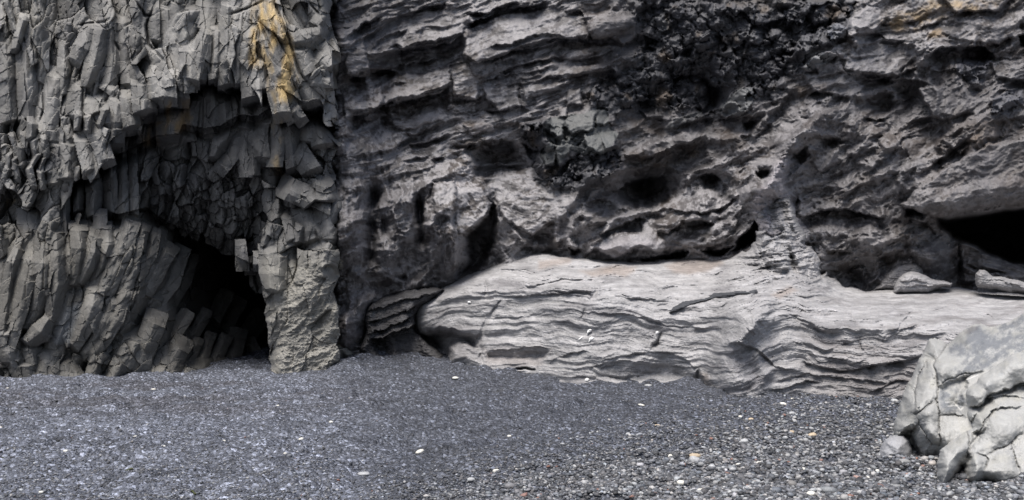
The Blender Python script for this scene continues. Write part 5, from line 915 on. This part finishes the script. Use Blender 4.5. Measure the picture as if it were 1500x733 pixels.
def build_named_pebbles():
    W_, G_, B_, K_, Y_ = PC
    shapes = {}
    L = [  # photo x, y, w, h, colour, label, tilt
        (615,657,13,6,W_,"bright white elongated pebble alone on dark shingle in front of the pale ledge's left end",.35), (727,698,10,7,W_,"white oval pebble beside a grey one near the bottom, left of the coarse stones",0), (690,701,12,6,G_,"flat grey pebble just left of a white oval one near the bottom",0),
        (657,632,6,5,W_,"small cream pebble above a hollow in the dark shingle",.3), (746,644,6,4,W_,"small cream pebble between footprints below the ledge's long hollow",0), (752,599,7,4,W_,"pale flat pebble nearest below the arched foot of the ledge",.1), (637,516,9,6,W_,"white pebble tucked under the overhanging nose of the pale ledge",0),
        (667,552,9,4,W_,"small pale pebble on the mound below the ledge's nose",0), (533,694,18,6,G_,"long flat grey pebble near the bottom by the cleft between the cliffs",0), (823,661,9,5,G_,"pale grey lopsided pebble in fine dark shingle",.3),
        (949,563,12,5,G_,"smooth grey pebble touching the foot of the pale ledge",.1), (967,640,12,5,W_,"flat white pebble in the middle of the dark shingle",0), (964,623,11,4,Y_,"flat yellowish pebble just above a flat white one",-.1), (940,586,11,4,W_,"thin cream sliver of stone below the ledge's hollow",-.2),
        (920,627,7,6,G_,"round grey pebble on fine dark shingle",.0), (1018,668,18,9,Y_,"broad cream stone, uppermost of the small cluster of big pebbles",0), (1039,675,14,10,W_,"chunky whitish stone on the right of the cluster of big pebbles",.3), (1018,681,17,12,G_,"grey angular stone lowest in the cluster of big pebbles",-.3),
        (998,720,13,8,W_,"white rounded stone close to the bottom, below the cluster",0), (1026,718,11,6,W_,"flat cream stone right of the white rounded one near the bottom",.1), (1032,723,12,11,K_,"dark brown angular stone near the bottom, below the cluster",0), (1021,705,13,8,K_,"near-black rounded stone below the cluster",0),
        (1090,646,13,9,G_,"grey pebble lying near a pair of cream ones on the coarse shingle",.2), (1174,685,15,10,W_,"largest white rounded pebble, alone left of the boulders' foot",0), (1190,637,14,10,Y_,"big tan rough pebble in the middle of the coarse shingle",.2), (1188,725,13,8,W_,"white pebble near the bottom edge, below the largest one",.1),
        (1285,680,6,7,W_,"small cream pebble beside the low blue-grey stone",0), (1270,700,9,5,W_,"flat white pebble in front of the low blue-grey stone",0), (1148,602,11,6,W_,"bright white pebble near the ledge's foot on the right",-.3), (1160,605,9,6,G_,"grey pebble next to a bright white one near the ledge",0),
        (1162,587,9,4,W_,"flat pale pebble close under the ledge's wrinkled foot",0), (1138,588,9,4,W_,"flat cream pebble close under the ledge's knob",0), (1084,604,7,4,W_,"small white pebble on top of the rise under the ledge's knob",0), (1112,677,9,5,W_,"cream flattened pebble on mid-grey shingle",0),
        (1084,676,13,5,W_,"long cream pebble right of the cluster",0), (1100,613,8,5,Y_,"tan pebble near the top of the coarse shingle",0), (1160,633,8,5,Y_,"tan oval pebble above the big tan rough one",.1), (1310,588,10,6,G_,"blue-grey pebble at the foot of the ledge beside the boulders",0),
        (1228,660,7,8,W_,"whitish upright pebble on the coarse shingle",.2), (965,688,9,8,G_,"round grey stone left of the cluster",0), (982,673,7,7,W_,"small white angular stone left of the cluster",.2), (1088,695,12,7,K_,"dark flat pebble on coarse pale shingle",.2),
        (96,661,7,4,W_,"white pebble left of another, middle of the left beach",0), (78,650,9,3,G_,"long grey pebble on the left beach",0), (198,635,7,4,W_,"white pebble in the centre of the left beach",.1), (328,646,6,4,W_,"white pebble on the left beach below the cave mouth",-.2), (441,643,8,5,W_,"white pebble below the right pillar of the cave",.3),
        (60,716,7,4,W_,"white pebble near the bottom left corner",0), (388,722,10,5,W_,"largest white pebble near the bottom of the left beach",0), (407,593,5,3,W_,"tiny white pebble just below the cave pillar",0), (12,570,5,3,W_,"tiny white pebble at the far left near the cliff foot",0), (225,570,7,2,W_,"tiny pale sliver below the cliff left of the cave",0),
        (180,618,6,3,Y_,"tiny tan pebble in the upper middle of the left beach",0), (0,625,7,4,W_,"white pebble cut by the left edge",0), (240,664,5,3,W_,"small white pebble in the lower middle of the left beach",0), (418,657,6,3,W_,"small pale pebble right of centre on the left beach",0), (485,618,6,4,W_,"small white pebble near the cleft between the cliffs",0)]
    for x, y, w, h, c, l, t in L: pebble(x, y, w, h, c, l, "larger pebbles lying on the shingle", t)
    # seaweed scraps on the near-left shingle
    mk = rock_mat("seaweed", 30, .2, .5, .4, .3, 90); V, Fc = ico(2); r = np.random.default_rng(5)
    for x, y, w, l in [(212,676,18,"longest dark green seaweed scrap on the left beach"), (190,686,10,"small green seaweed scrap below the longest one"), (248,706,9,"dark green seaweed tuft near the bottom of the left beach"), (55,678,12,"hooked seaweed scrap left of two white pebbles"), (6,672,10,"seaweed scrap at the far left edge of the beach"), (284,722,8,"seaweed scrap lowest on the left beach")]:
        d = CAMH * FOC / (y - HY); k = d / FOC; X0 = (x - CX) * k; n = 14; pts = []
        a = r.uniform(-.5, .5)
        for i in range(n): u = (i / (n - 1) - .5) * w * k; a += r.normal(0, .25); pts.append((u, math.sin(a) * w * k * .35, 0))
        pts = np.array(pts); Z = ground_z(X0 + pts[:, 0], d + pts[:, 1]); co = []; fc = []
        for i, p in enumerate(pts):
            wd = .009 + .008 * math.sin(i * 1.7) ** 2
            for j in range(6):
                t_ = j * math.pi / 3; co.append((p[0] + r.normal(0, .002), p[1] + math.cos(t_) * wd * 1.6, Z[i] - Z[0] + .008 + math.sin(t_) * wd * .7))
        for i in range(n - 1):
            for j in range(6): fc.append((i * 6 + j, i * 6 + (j + 1) % 6, i * 6 + 6 + (j + 1) % 6, i * 6 + 6 + j))
        o = mesh_obj("seaweed", np.array(co), np.array(fc), mk, np.tile(np.array((.05, .06, .02), f4), (len(co), 1))); o.location = (X0, d, float(Z[0])); o["label"] = l; o["category"] = "seaweed"; o["group"] = "seaweed scraps on the left beach"
build_named_pebbles()
